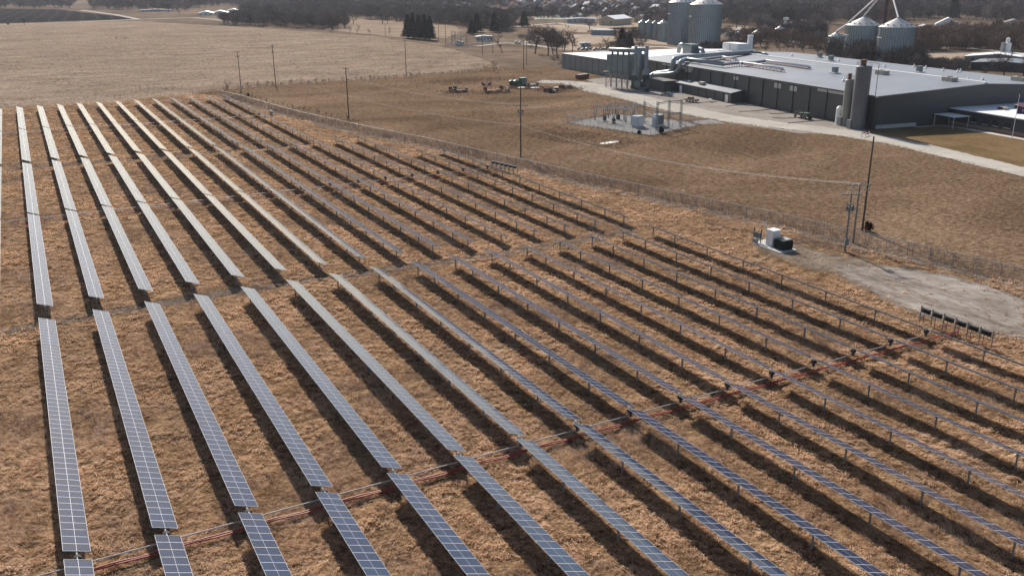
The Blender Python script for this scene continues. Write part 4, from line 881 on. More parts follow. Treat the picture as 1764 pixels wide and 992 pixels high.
pole(897, 270, 16.6, 'tall dark utility pole standing at the fence in mid field', [(12.3, 3.6)], m_wood, extra=tri)
pole(601, 205, 15.5, 'tall dark utility pole beside the fence, left of the mid-field pole', [(15.2, 1.8)])
pole(475, 147, 16.4, 'utility pole on the stubble edge between two others', [(15.6, 1.6), (13.5, 1.2)])
pole(415.5, 155, 14.8, 'leftmost utility pole, by the bare shrub at the fence corner', [(14.6, 2.2), (12.8, 1.6)], m_woodg)
pole(700, 132, 15.7, 'utility pole standing alone at the hedge line', [(15.4, 1.6)])
pole(1485, 397, 15.9, 'tallest dark pole right of the transformer pad, without crossarm', [], m_wood)
pole(1455, 433, 9.3, 'short pale pole carrying three small transformers and one crossarm', [(9.1, 3.0)], m_woodg, extra=regs)
pole(1469, 418, 9.7, 'pale pole with two crossarms between its short and tall neighbours', [(9.5, 3.6), (8.7, 3.2)], m_woodg)
pole(902, 120, 14.5, 'dark pole left of the concrete hall, nearer of two', [(14.2, 1.6)]); pole(907, 112, 15, 'reddish brown pole left of the concrete hall, farther of two', [(14.6, 1.6)], m_woodg)
pole(831, 95, 11.4, 'pole between the far switchyard and the spreading bare tree', [(11, 1.6)]); pole(768, 79, 15, 'pole at the left end of the far switchyard', []); pole(756, 72, 12, 'thin pole right of the conifer clump', [])
pole(849, 93, 6, 'short post left of the spreading bare tree', []); pole(664, 62, 10, 'thin pole on the tan field left of the conifers', [])
pole(873, 22, 16, 'thin distant pole above the woods at the top', []); pole(885, 20, 16, 'distant pole above the green building', []); pole(1173, 82, 12, 'thin pole before the left large bin', []); pole(1137, 56, 14, 'thin pole behind the row of small bins', [(13.6, 2)]); pole(1100, 44, 16, 'thin pole before the white roofed shed', [(15.6, 2)])
def wires(a, b2, sag, lab, n_=3, sp=.9, sdir=(.88, .47)):
    q = MB(); a, b2 = Vector(a), Vector(b2)
    for k in range(n_):
        o_ = Vector((sdir[0], sdir[1], 0))*(k-(n_-1)/2)*sp
        q.path([a.lerp(b2, t)+o_-Vector((0, 0, 4*sag*t*(1-t))) for t in np.linspace(0, 1, 17)], .012, 4)
    tag(q.build('power_line', m_wire), lab, 'power line', 'overhead wires')
def pz(x, y, z): p = at(x, y); return (p[0], p[1], z)
wires(pz(897, 270, 12.5), pz(475, 147, 15.6), 4.5, 'upper overhead wires sagging left from the mid-field pole', 2, 1.6)
wires(pz(897, 270, 7.6), pz(415.5, 155, 12.8), 4.0, 'lower overhead wires sagging left from the mid-field pole', 2, .8)
wires(pz(897, 270, 12.5), (T4[0][0], T4[0][1], 6.4), 1.8, 'overhead wires running from the mid-field pole to the substation gantry', 3)
wires(pz(897, 270, 7.6), pz(1469, 418, 9.7), 2.2, 'long low wires from the mid-field pole to the twin-arm pole', 2, .8)
wires(pz(1455, 433, 9.3), pz(1469, 418, 9.7), .2, 'short wires linking the two pale poles', 3, 1.1, (.88, -.47))
# ================================================================== grain bins
m_stif = M('darker stiffener steel', (.17, .20, .22), .15, 1, .45, .5)  # darker than the bin sheet so the vertical ribs stand out
def bin_(x, by, ey, rpx, lab, grp, peak=.30, by2=None, name='grain_bin'):
    p = at(x, by); h = vsol(x, by, ey); r_ = rpx/ppm(p); t = empty(name, p, 0, lab, 'grain bin', grp); n = max(24, min(64, int(r_*5)))
    q = MB(); prof = [(r_, 0)]; zz = np.linspace(0, h, max(6, int(h/1.1)))
    for z in zz[1:-1]: prof += [(r_, z-.06), (r_+.07, z), (r_, z+.06)]
    prof.append((r_, h)); q.lathe((0, 0, 0), prof, n); q.build('shell', m_bin, t)
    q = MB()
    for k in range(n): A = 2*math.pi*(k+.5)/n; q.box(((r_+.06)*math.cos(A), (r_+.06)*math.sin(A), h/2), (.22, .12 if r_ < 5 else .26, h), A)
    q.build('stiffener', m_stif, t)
    q = MB(); q.lathe((0, 0, h), [(r_+.25, -.05), (.7, r_*peak*1.6), (.7, r_*peak*1.6+.5), (0, r_*peak*1.6+.8)], n, cap=False); q.build('roof', m_binroof, t)
    q = MB()
    for k in range(0, n, max(2, n//14)): A = 2*math.pi*k/n; rr = r_*.8; q.box((rr*math.cos(A), rr*math.sin(A), h+r_*.2*peak*1.6+.25), (.5, .5, .6), A)
    q.build('roof_vent', m_ductd, t)
    if r_ > 3: q = MB(); q.box((-r_-.15, 0, h*.25), (.1, 1.2, 2.2)); q.lathe((0, 0, h*.72), [(r_+.18, 0), (r_+.3, .1), (r_+.18, .2)], n, cap=False); q.build('walkway', m_galv, t)
    return t, h, r_
bin_(1212, 82, 7.5, 27, 'widest ribbed grain bin, right of the pair behind the factory', 'pair of giant grain bins')
bin_(1171, 76, 4, 22, 'slightly farther giant grain bin, left of the pair', 'pair of giant grain bins')
for k, (x, by, ey, r_, lab) in enumerate(((1105, 66, 38.5, 5.7, 'leftmost of the small grain bins'), (1116.5, 67.5, 38.5, 5.7, 'second of the small grain bins from the left'), (1127, 69, 39.5, 4.8, 'narrowest of the small grain bins'), (1141, 71.5, 40.5, 9.3, 'rightmost small grain bin, beside the giant pair'))): bin_(x, by, ey, r_, lab, 'row of small grain bins')
bin_(1537, 112, 46.5, 29.5, 'near large grain bin with pale cone roof, right of the legs', 'elevator bins behind the factory')
bin_(1480, 104, 43.5, 27.5, 'large grain bin left of the other, at the elevator', 'elevator bins behind the factory')
bin_(1437, 97, 62.5, 13, 'small grain bin at the left foot of the long chute', 'elevator bins behind the factory')
bin_(1303, 71, 57.5, 9.5, 'pale small bin far behind the white stack', None)
bin_(1342, 66, 50, 8, 'small bin under the distant cone shaped spouts', None)
# elevator leg and chutes
tb_ = at(1516, 106); Ht = vsol(1516, 106, -24); t = empty('grain_elevator', tb_, .3, 'tall dark elevator leg with white chutes fanning down to the bins', 'grain elevator')
q = MB(); w_ = 2.2
for sx_, sy_ in ((-1, -1), (1, -1), (1, 1), (-1, 1)): q.tube((sx_*w_, sy_*w_, 0), (sx_*w_, sy_*w_, Ht), .16, n=4)
z = 0; k = 0
while z < Ht-4:
    s_ = 1 if k % 2 else -1
    for a, b2 in (((-s_, -1), (s_, -1)), ((-s_, 1), (s_, 1)), ((-1, -s_), (-1, s_)), ((1, -s_), (1, s_))): q.tube((a[0]*w_, a[1]*w_, z), (b2[0]*w_, b2[1]*w_, z+4), .10, n=3)
    z += 4; k += 1
q.build('tower', m_rust, t)
q = MB(); q.box((0, 0, Ht/2), (1.0, 1.4, Ht)); q.box((0, 0, Ht+1), (3, 3, 2.4)); q.build('leg_casing', m_dtrim, t)
for (x, by, ty) in ((1480, 104, 26.5), (1537, 112, 30.5), (1452, 97, 43), (1437, 97, 54)):
    p = at(x, by); h = vsol(x, by, ty); q = MB(); a = Vector((0, 0, Ht)); b2 = Matrix.Rotation(-.3, 3, 'Z') @ (Vector((p[0], p[1], h))-Vector(tb_)); 
    if x == 1437: a = Matrix.Rotation(-.3, 3, 'Z') @ (Vector((*at(1452, 97)[:2], vsol(1452, 97, 43)))-Vector(tb_))
    q.tube(a, b2, .42, n=8); q.build('chute', m_bright, t)
sp_ = at(1352, 58); t = empty('spout_tower', sp_, 0, 'distant pale cone of spouts below a small white head house', 'grain elevator'); h = vsol(1352, 58, 31)
q = MB()
for k in range(8): A = k*math.pi/4; q.tube((0, 0, h*.85), (5*math.cos(A), 5*math.sin(A), h*.1), .22, n=5)
q.build('spout', m_bright, t); q = MB(); q.box((0, 0, h*.93), (3.2, 3.2, h*.18)); q.build('head_house', m_bright, t)
q = MB(); q.tube((0, 0, 0), (0, 0, h*.85), .6, n=6); q.build('tower', m_galv, t)
# ================================================================== houses and sheds
def gable(x, by, w_px, d_m, wall_px, roof_px, mw, mr_, lab, rz=0.4, cat='house', grp=None, wins=3, name='house', chim=False, door=True):
    """w_px across the view, wall_px wall height, roof_px roof rise in photograph pixels"""
    p = at(x, by); s = 1/ppm(p); w_, hw, hr = w_px*s, wall_px*s, roof_px*s; t = empty(name, p, rz, lab, cat, grp)
    q = MB(); q.extr([(-w_/2, 0), (w_/2, 0), (w_/2, hw), (0, hw+hr), (-w_/2, hw)], -d_m/2, d_m/2, Matrix.Rotation(math.pi/2, 4, 'Z') if d_m < 0 else None); q.build('wall', mw, t)
    q = MB(); e = .35
    for s_ in (-1, 1):
        a, b2 = (s_*(w_/2+e), hw-e*hr/(w_/2)), (0, hw+hr); q.extr([a, b2, (b2[0], b2[1]+.25), (a[0], a[1]+.25)] if s_ < 0 else [b2, a, (a[0], a[1]+.25), (b2[0], b2[1]+.25)], -abs(d_m)/2-e, abs(d_m)/2+e)
    rf = q.build('roof', mr_, t)
    if chim: q = MB(); q.box((w_*.15, abs(d_m)*.2, hw+hr*1.0), (.7, .7, 1.8)); q.build('chimney', m_rust, rf)
    for k in range(wins):
        xx = -w_/2+(k+.5)*w_/wins; q = MB(); q.box((xx, -abs(d_m)/2-.04, hw*.55), (min(1.1, w_/wins*.5), .1, min(1.4, hw*.4))); q.build('window', m_glassd, t)
    for k in range(max(0, wins-1)): q = MB(); q.box((-w_/2-.04, -abs(d_m)/2+(k+.5)*abs(d_m)/max(1, wins-1), hw*.55), (.1, 1.1, min(1.4, hw*.4))); q.build('window', m_glassd, t)
    if door: q = MB(); q.box((w_*.28, -abs(d_m)/2-.05, min(2.1, hw*.8)/2), (min(1.0, w_*.12), .12, min(2.1, hw*.8))); q.build('door', m_tan, t)
    return t
m_hw = M('white siding', (.62, .62, .62), .08, .4); m_hg = M('grey siding', (.33, .34, .36), .1, .4); m_ht = M('tan siding', (.42, .33, .24), .1, .4); m_hb = M('brick house', (.24, .12, .09), .15, .6)
m_r1 = M('grey shingles', (.17, .17, .18), .15, .6); m_r2 = M('pale roof', (.48, .48, .48), .1, .4); m_r3 = M('brown shingles', (.13, .10, .085), .15, .6); m_gr = M('green metal', (.03, .11, .075), .15, .4)
gable(1060, 43, 30, 38, 10, 5.5, m_ht, m_bright, 'long tan shed with brilliant white gable roof beyond the conifers', -1.05, 'shed', None, 2, 'storage_shed')
gable(1110, 38, 18, 30, 7, 5, m_ht, m_r2, 'tan shed with pale roof just right of the white roofed shed', -1.0, 'shed', None, 2, 'storage_shed')
gable(1000, 40, 48, 10, 7, 1, m_hg, m_r2, 'long low pale grey building left of the white roofed shed', -.5, 'building', None, 5, 'warehouse')
gable(906, 28, 38, 18, 7, 2.6, m_gr, m_r2, 'long dark green metal building under the distant town', -.3, 'building', None, 2, 'metal_building')
t = empty('quonset_hut', at(1040, 61), R(35), 'half-round grey steel hut on the dirt lot', 'hut'); s = 1/ppm(at(1040, 61)); r_ = 4.8
q = MB(); prof = [(r_*math.cos(a), r_*math.sin(a)) for a in np.linspace(0, math.pi, 17)]; q.extr(prof, -9, 9); q.build('shell', m_roof, t, smooth=False); q = MB(); q.box((0, -9.05, 1.8), (3.4, .1, 3.6)); q.build('door', m_dtrim, t)
gable(1008, 81, 17, 9, 6, 1, m_hg, m_r1, 'small grey block building behind the hall with dark flat roof', -.5, 'building', None, 2, 'block_building')
gable(834, 71, 28, 8, 7.5, 1.5, M('blue grey siding', (.34, .40, .44), .1), m_r2, 'low blue grey control building at the far switchyard', -.35, 'building', None, 5, 'control_building')
gable(1631, 52, 38, 16, 10, 10.5, m_hw, m_r2, 'largest pale farmhouse with broad grey gable roof on the right hillside', -.9, 'house', None, 3, chim=True)
gable(1592, 50, 15, 9, 4, 3, m_ht, m_r2, 'small tan cottage left of the pale farmhouse', -.6, 'house', None, 2)
gable(1466, 17, 11, 8, 7, 5, m_hw, m_hg, 'small white house high on the hillside left of the chutes', -.4, 'house', None, 2)
gable(1547, 31, 12, 8, 4, 1.2, m_bright, m_bright, 'flat white box building right of the elevator chutes', -.5, 'building', None, 2, 'pump_house')
gable(1393, 29, 9, 8, 4, 2.5, m_ht, m_r2, 'tiny tan cottage among the trees above the factory roof', -.5, 'house', None, 2)
gable(1620, 28, 16, 9, 5, 4, m_hb, m_r3, 'brown house tucked behind the pale farmhouse roof', -.5, 'house', None, 3, chim=True)
gable(1745, 45, 30, 10, 6, 5, m_hg, m_r3, 'dull grey brown house among trees at the right edge', -.7, 'house', None, 3)
# white industrial sheds at the right edge
t = gable(1735, 120, 100, 22, 12, 3.5, m_dk2, m_roof, 'dark walled shed with wide pale roof at the right edge behind the factory', -1.15, 'shed', None, 4, 'industrial_shed', door=False)
t = gable(1725, 106, 105, 20, 8, 6, m_concw, m_white, 'long white roofed building in front of the brushy hillside', -1.15, 'building', None, 4, 'industrial_building', door=False)
t = empty('white_silo', at(1731, 104), 0, 'stubby white silo with a small cap rising behind the white building', 'silo'); h = vsol(1731, 104, 75); r_ = 6.2/ppm(at(1731, 104))
q = MB(); q.lathe((0, 0, 0), [(r_, 0), (r_, h), (r_*.5, h+.5)], 24); q.build('shell', m_bright, t); q = MB(); q.lathe((0, 0, h), [(r_*.5, 0), (r_*.5, 2.6), (0, 2.9)], 14, cap=False); q.build('cap', m_bright, t)
q = MB(); q.box((-r_-1.4, 0, h*.55), (1.8, 1.8, h*1.02)); q.build('stair_tower', m_galv, t)
# greenhouses and sheds at upper left
for k, (x, by, w_, lab) in enumerate(((356, 26, 26, 'leftmost white tunnel of the bright cluster by the far grove'), (380, 25, 26, 'middle white tunnel of the bright cluster by the far grove'), (403, 22, 22, 'rightmost white tunnel of the bright cluster by the far grove'))):
    gable(x, by, w_, 26, 3.0, 3.2, m_hw, m_bright, lab, -.25, 'shed', 'white sheds by the far grove', 3, 'white_shed')
gable(268, 20, 50, 12, 2.2, 1.4, m_hg, m_r2, 'very long low pale shed seen between far trees at upper left', -.15, 'shed', None, 4, 'long_shed')
gable(790, 17, 92, 26, 4, 3.2, m_hg, m_bright, 'longest white roofed building above the brown woods', -.35, 'building', None, 6, 'school_building')
# town houses
HP = [(563, 15, 9), (602, 24, 9), (619, 20, 8), (954, 12, 9), (966, 27, 9), (1005, 25, 9), (1019, 22, 8), (1031, 16, 9), (1055, 14, 8), (1089, 18, 9), (1130, 20, 10), (1143, 27, 8), (985, 14, 8), (925, 10, 8), (898, 10, 8), (1110, 12, 9), (1075, 9, 7), (745, 9, 8), (724, 13, 8), (870, 13, 7), (1252, 58, 9), (1276, 60, 11), (1262, 66, 8), (1148, 12, 8), (1001, 8, 8), (1044, 26, 7), (1255, 12, 7), (1320, 42, 7), (1555, 12, 7), (1575, 20, 8), (941, 20, 8), (1120, 30, 8), (972, 20, 9), (992, 19, 8), (1012, 15, 8), (915, 16, 8), (1038, 22, 9), (1066, 20, 8), (1098, 24, 9), (1140, 15, 9), (1125, 10, 8), (1028, 9, 7), (960, 8, 7), (890, 24, 8), (935, 26, 9), (1150, 35, 9), (1240, 30, 8), (1300, 20, 8), (1360, 20, 8), (1420, 36, 8), (1600, 12, 8), (1690, 30, 9), (1715, 22, 8), (1500, 8, 7)]
near = {0: 'upper left woods edge', 1: 'woods left of the conifer clump'}
adj = ['white', 'grey', 'tan', 'brick red']
def landmark(x, y):
    if x < 640: return 'woods left of the conifer clump'
    if x < 880: return 'long white school roof'
    if x < 960: return 'green metal building'
    if x < 1035: return 'long low grey building'
    if x < 1100: return 'white roofed tan shed'
    if x < 1160: return 'small grain bins'
    if x < 1330: return 'right giant bin' if y > 30 else 'wooded ridge'
    return 'elevator chutes'
seen = {}
for k, (x, by, w_) in enumerate(HP):
    c_ = k % 4 if k % 2 else 0; mw = (m_hw, m_hg, m_ht, m_hb)[c_]; mr_ = (m_r1, m_r2, m_r3)[(k*7) % 3]; rn = ('dark grey', 'pale', 'brown')[(k*7) % 3]
    lab = f'small {adj[c_]} house with {rn} roof by the {landmark(x, by)}'
    seen[lab] = seen.get(lab, 0)+1
    if seen[lab] > 1: lab = lab+(', farther left', ', among trees', ', farthest up')[min(2, seen[lab]-2)]
    gable(x, by-.5, w_*1.4, 10+k % 3*2, 6.0, 4.6, mw, mr_, lab, -.9+.5*(k % 4), 'house', 'houses of the distant town', 2+k % 2, chim=k % 2 == 0)
for k in range(44):
    x = random.uniform(885, 1155) if k < 32 else random.uniform(560, 880); by = random.uniform(5, 34) if k < 32 else random.uniform(6, 15)
    mw = (m_hw, m_hw, m_hg, m_ht)[k % 4]; mr_ = (m_r2, m_r1, m_r2, m_r3)[(k*3) % 4]
    gable(x, by-.5, random.uniform(6, 13), random.uniform(7, 13), 4.5, 3.6, mw, mr_, 'tiny pale house half hidden among the bare trees of the distant town', random.uniform(-1.5, .5), 'house', 'tiny houses among the town trees', 2, door=False)
# far switchyard
chain_fence([at(768, 79), at(800, 84), at(846, 76), at(815, 70)], 2.6, 5, 'chain-link fence around the far switchyard', True)
t = empty('switchyard_frame', (0, 0, 0), 0, 'grey steel frames and gear of the far switchyard beside the conifers', 'gantry')
q = MB()
for x, y in ((784, 78), (794, 80), (804, 78), (779, 77)): lattice(q, at(x, y)[:2], 9 if x < 790 else 6.5, .8)
q.build('column', m_steel2, t); q = MB()
for (a, b2, z) in (((779, 77), (784, 78), 8.6), ((784, 78), (794, 80), 6), ((794, 80), (804, 78), 6)): q.tube((*at(*a)[:2], z), (*at(*b2)[:2], z), .2, n=4)
q.build('beam', m_steel2, t)
q = MB(); q.box((0, 0, 1.5), (3, 2, 3)).box((3.5, 1, 1.2), (2, 2, 2.4)).lathe((0, 0, 3), [(.3, 0), (.2, 1)], 8); tag(q.build('transformer', m_duct, None, at(789, 79)), 'pale transformer boxes standing in the far switchyard', 'transformer')
# parked vehicles far off
for k, (x, y, lab) in enumerate(((892, 74, 'white vehicle on the track right of the far switchyard'), (899, 75, 'second white vehicle, parked right beside the other'), (1026, 58, 'white car parked at the left end of the round hut'))): car(at(x, y), -.4, m_carw, lab)
for k, (x, y) in enumerate(((1000, 86), (1007, 87), (1013, 86), (1020, 86), (1027, 87), (1034, 86), (1040, 87), (1046, 86))):
    car(at(x, y), -.6+.2*(k % 3), (m_carw, m_carb, m_dtrim, m_tan)[k % 4], f'{("white", "grey blue", "black", "tan")[k % 4]} car in the crowded lot behind the hall, {"nearer its left end" if k < 4 else "nearer its right end"}', grp='cars in the lot behind the hall')
# ================================================================== scrap yard in the brown field
def junk(name, x, y, parts, lab, cat, rz=0.0, grp='old machinery left in the brown field'):
    t = empty(name, at(x, y), rz, lab, cat, grp)
    for pn, m, fn in parts: q = MB(); fn(q); q.build(pn, m, t)
    return t
t = junk('cab_booth', 900.5, 147, [('body', m_gr, lambda q: q.box((0, 0, 1.5), (2.4, 2.2, 2.7))), ('roof', M('teal lid', (.12, .35, .27), .1), lambda q: q.box((0, 0, 2.95), (2.6, 2.4, .2))), ('panel', m_duct, lambda q: q.box((-.5, -1.13, 1.5), (.5, .06, 2.3)).box((.5, -1.13, 1.5), (.5, .06, 2.3))), ('skid', m_dtrim, lambda q: q.box((0, -.8, .08), (2.6, .2, .16)).box((0, .8, .08), (2.6, .2, .16)))], 'upright green booth with teal lid, tallest thing in the scrap yard', 'booth')
for x, y, s, lab in ((889, 148, 1.0, 'dark green square tank beside the green booth'), (881, 147, .85, 'smaller green tank left of the square one')):
    junk('green_tank', x, y, [('tank', m_green, lambda q: q.lathe((0, 0, .3), [(1.1*s, 0), (1.2*s, .3), (1.2*s, 1.7*s), (.5*s, 2.1*s)], 14)), ('frame', m_dtrim, lambda q: q.box((0, 0, .15), (2.4*s, 2.4*s, .2)))], lab, 'tank')
def tractor(x, y, m, lab, rz, s=1.0):
    t = empty('old_tractor', at(x, y), rz, lab, 'tractor', 'old machinery left in the brown field'); t.scale = (s, s, s)
    q = MB(); q.box((.9, 0, 1.1), (2.0, .8, .8)).box((-.5, 0, .9), (1.2, .9, .5)); q.build('hood', m, t); q = MB(); q.box((-.7, 0, 2.3), (1.3, 1.3, .1))
    for sx_ in (-1.25, -.15):
        for sy_ in (-.58, .58): q.box((sx_, sy_, 1.7), (.08, .08, 1.2))
    q.build('cab_frame', m, t); q = MB(); q.tube((1.2, .3, 1.5), (1.2, .3, 2.3), .05, n=6); q.build('exhaust', m_dtrim, t)
    for sy_ in (-.85, .85): wheel(t, (-.8, sy_, .8), .8, .4); wheel(t, (1.5, sy_*.8, .45), .45, .25)
tractor(945, 159, m_rust, 'rust red tractor lowest in the scrap yard', 2.2); tractor(968, 152, m_rust, 'small rust red implement tractor nearest the gravel road', .6, .8); tractor(874, 158, m_redp, 'dark red machine in the middle of the scrap yard', 1.2, .75); tractor(981, 152, m_dtrim, 'black wheeled machine at the right end of the scrap yard', .9, .8)
def wagon(x, y, m, lab, rz, s=(5, 2.2, 1.0), load=None):
    t = empty('farm_wagon', at(x, y), rz, lab, 'wagon', 'old machinery left in the brown field'); q = MB(); q.box((0, 0, .85), (s[0], s[1], .15))
    for sx_ in (-1, 1): q.box((sx_*s[0]/2, 0, .85+s[2]/2), (.08, s[1], s[2]))
    q.build('bed', m, t); q = MB()
    for k in range(5): q.box((-s[0]/2+k*s[0]/4, -s[1]/2, .85+s[2]/2), (.1, .08, s[2]))
    q.box((0, -s[1]/2, .85+s[2]), (s[0], .08, .1)).box((0, s[1]/2, .85+s[2]), (s[0], .08, .1)).tube((s[0]/2, 0, .7), (s[0]/2+2, 0, .3), .07, n=5); q.build('rack', m, t)
    if load: load(t)
    for sx_ in (-.35, .35):
        for sy_ in (-.45, .45): wheel(t, (sx_*s[0], sy_*s[1], .4), .4, .2)
wagon(850, 159, m_rust, 'long rusty rack wagon left of the dark red machine', .2, (8, 2.2, 1.3)); wagon(794, 159, m_darksteel, 'dark implement frame at the left end of the scrap yard', .1, (5, 2, .5)); wagon(780, 157, m_darksteel, 'small dark implement, leftmost of the scrap', .5, (3, 1.6, .8)); wagon(918, 149, m_carb, 'blue grey trailer with white junk behind the pole', .2, (4.5, 2, .6)); wagon(953, 159.5, m_dtrim, 'black wagon right of the rust red tractor', .4, (4, 2, .8)); wagon(838, 147, m_rust, 'low rusty frame behind the long rack wagon', .1, (4, 1.5, .3))
for x, y, s, lab in ((922, 152, (4.0, 2.4, .25), 'white sheet pile right of the pole in the scrap yard'), (898, 152, (3.0, 2, .3), 'white sheet pile under the green booth'), (958, 155, (2.0, 1.2, 1.0), 'white bundle beside the rust red tractor')):
    q = MB()
    for k in range(4): q.box((random.uniform(-.2, .2), random.uniform(-.15, .15), s[2]*(k+.5)/4), (s[0]*random.uniform(.8, 1), s[1]*random.uniform(.8, 1), s[2]/4.2), random.uniform(-.2, .2))
    tag(q.build('sheet_pile', m_bright, None, at(x, y)), lab, 'sheet pile')
t = wagon(213, 17, m_rust, 'lone dark implement far out on the stubble field', .1, (11, 2, .5)) if False else None
wagon(208, 67, m_rust, 'lone dark red implement far out in the stubble field', -.1, (9, 2, .8)); q = MB(); q.box((0, 0, 1), (2.6, 2, 1.6)).lathe((0, 0, 1.8), [(1, 0), (.4, .8)], 8); tag(q.build('rusty_tank', m_rust, None, at(14, 43)), 'small rusty tank at the far field corner, upper left', 'tank')
# ================================================================== trees
def bark_mat(name, c, v=.25):
    m, n, l, b, o = _new(name); oi = n.new('ShaderNodeObjectInfo'); f = math_(n, l, 'ADD', math_(n, l, 'MULTIPLY', noise(n, l, pos(n, l), .05, 4), .7), math_(n, l, 'MULTIPLY', oi.outputs['Random'], .4))
    lo = tuple(x*(1-v) for x in c); hi = tuple(min(1, x*(1+v)) for x in c); l.new(ramp(n, l, f, [(.3, lo), (.8, hi)]), b.inputs['Base Color']); b.inputs['Roughness'].default_value = .9; b.inputs['Specular IOR Level'].default_value = 0; return m
m_bark = bark_mat('bark', (.045, .036, .030)); m_twig = bark_mat('twigs', (.125, .095, .083), .3); m_twig2 = bark_mat('grey twigs', (.14, .118, .108), .25); m_twig3 = bark_mat('reddish twigs', (.12, .072, .052), .25)
m_conif = bark_mat('conifer needles', (.010, .022, .018), .4); 
def woods_mat(name, cols):
    m, n, l, b, o = _new(name); a = n.new('ShaderNodeAttribute'); a.attribute_name = 'rnd'
    l.new(ramp(n, l, a.outputs['Fac'], cols), b.inputs['Base Color']); b.inputs['Roughness'].default_value = .9; b.inputs['Specular IOR Level'].default_value = 0; return m
m_wood_far = woods_mat('far woods', [(0, (.030, .026, .030)), (.4, (.078, .062, .063)), (.7, (.135, .108, .104)), (1, (.27, .235, .225))]); m_wood_red = woods_mat('brush', [(0, (.055, .036, .030)), (.5, (.14, .092, .07)), (1, (.27, .195, .155))]); m_grove = woods_mat('grove', [(0, (.045, .038, .038)), (.5, (.105, .085, .080)), (1, (.22, .185, .17))])
def bare_tree(seed, H=12.0, spread=.5, limbs=6, trunk_h=.25, tw=.05, levels=(5, 5, 5)):
    r_ = random.Random(seed); segs = []
    def grow(p, d, L1, r0, lv):
        n = 3 if lv < 2 else 2; q = p
        for i in range(n):
            d = (d+Vector((r_.gauss(0, .13), r_.gauss(0, .13), r_.gauss(.06, .06)))).normalized(); q2 = q+d*(L1/n); segs.append((q, q2, r0*(1-.5*i/n), r0*(1-.5*(i+1)/n), lv))
            if lv < 4:
                k = (limbs, levels[0], levels[1], levels[2])[lv]/n
                for _ in range(int(k+r_.random())):
                    if lv == 0 and i == 0: continue
                    t_ = r_.random(); b_ = q.lerp(q2, t_); a = r_.uniform(0, 6.283); side = d.orthogonal().normalized(); side = Matrix.Rotation(a, 3, d) @ side
                    sp = spread*(1.2 if lv == 0 else 1)*r_.uniform(.7, 1.5); grow(b_, (d*(1-.4*sp)+side*sp+Vector((0, 0, .12))).normalized(), L1*r_.uniform(.45, .72)*(1 if lv else 1.0), r0*.48, lv+1)
            q = q2
    grow(Vector((0, 0, -.1)), Vector((0, 0, 1)), H*.62, H*.021, 0)
    T, C = MB(), []
    for a, b2, r0, r1, lv in segs:
        if lv <= 2: T.tube(a, b2, max(r0, .03), max(r1, .025), 4 if lv else 7, caps=False)
        else: C.append((a, b2, tw if lv == 3 else tw*.7))
    zmax = max(b2.z for _, b2, *_ in segs); V = []; F_ = []
    for a, b2, w_ in C:
        d = (b2-a).normalized(); s_ = d.orthogonal().normalized(); s_ = Matrix.Rotation(r_.uniform(0, 3.14), 3, d) @ s_*w_; i = len(V); V += [a-s_, a+s_, b2+s_*.4, b2-s_*.4]; F_.append((i, i+1, i+2, i+3))
    k = H/zmax
    me1 = bpy.data.meshes.new('trunk'); me1.from_pydata([(v[0]*k, v[1]*k, v[2]*k) for v in T.v], [], T.f); me2 = bpy.data.meshes.new('crown'); me2.from_pydata([(v.x*k, v.y*k, v.z*k) for v in V], [], F_)
    return me1, me2, np.array([(v.x*k, v.y*k, v.z*k) for v in V]), len(F_)
def conifer(seed, H=17.0, R0=4.6):
    r_ = random.Random(seed); T = MB(); T.tube((0, 0, -.1), (0, 0, H*.95), .28, .05, 8, caps=False); V = []; F_ = []
    z = H*.12
    while z < H:
        t_ = (z-H*.12)/(H*.88); rad = R0*(1-t_)**.75*r_.uniform(.75, 1.15)+.15; n = int(7+9*(1-t_))
        for k in range(n):
            a = 6.283*k/n+r_.uniform(-.3, .3); rr = rad*r_.uniform(.7, 1.15); d = Vector((math.cos(a), math.sin(a), -.25)); tip = Vector((0, 0, z+.3))+d*rr
            for j in range(9):
                u_ = r_.uniform(.25, 1.0); c = Vector((0, 0, z+.3)).lerp(tip, u_)+Vector((r_.gauss(0, .16), r_.gauss(0, .16), r_.gauss(0, .16))); w_ = r_.uniform(.35, .75); s_ = Vector((-math.sin(a), math.cos(a), r_.uniform(-.4, .4)))*w_; o_ = Vector((math.cos(a), math.sin(a), r_.uniform(-.9, .3)))*w_
                i = len(V); V += [c-s_, c+s_, c+o_*1.4]; F_.append((i, i+1, i+2))
        z += H*.025
    me1 = bpy.data.meshes.new('trunk'); me1.from_pydata(T.v, [], T.f); me2 = bpy.data.meshes.new('crown'); me2.from_pydata([tuple(v) for v in V], [], F_); return me1, me2
TP = []
for sd_, H_, sp, li, mt in ((1, 12, .62, 7, m_twig), (2, 12, .5, 7, m_twig2), (3, 12, .75, 8, m_twig), (4, 12, .45, 6, m_twig3), (5, 12, .68, 8, m_twig2)):
    a, b2, V_, nf = bare_tree(sd_, H_, sp, li, tw=.055); a.materials.append(m_bark); b2.materials.append(mt); TP.append((a, b2, V_, nf))
CP = []
for sd_ in (11, 12, 13): a, b2 = conifer(sd_); a.materials.append(m_bark); b2.materials.append(m_conif); CP.append((a, b2))
def tree(x, by, ty, lab, k=0, grp=None, wide=1.0, name='bare_tree', P=None, hgt=None, cat='tree'):
    p = P or at(x, by); h = hgt or vsol(x, by, ty); s = h/(17.0 if name == 'conifer' else 12.0); t = empty(name, p, random.uniform(0, 6.28), lab, cat, grp); t.scale = (s*wide, s*wide, s)
    a, b2 = (CP[k % 3] if name == 'conifer' else TP[k % 5][:2])
    for me, nm in ((a, 'trunk'), (b2, 'crown')): o = bpy.data.objects.new(nm, me); COL.objects.link(o); o.parent = t
    return t
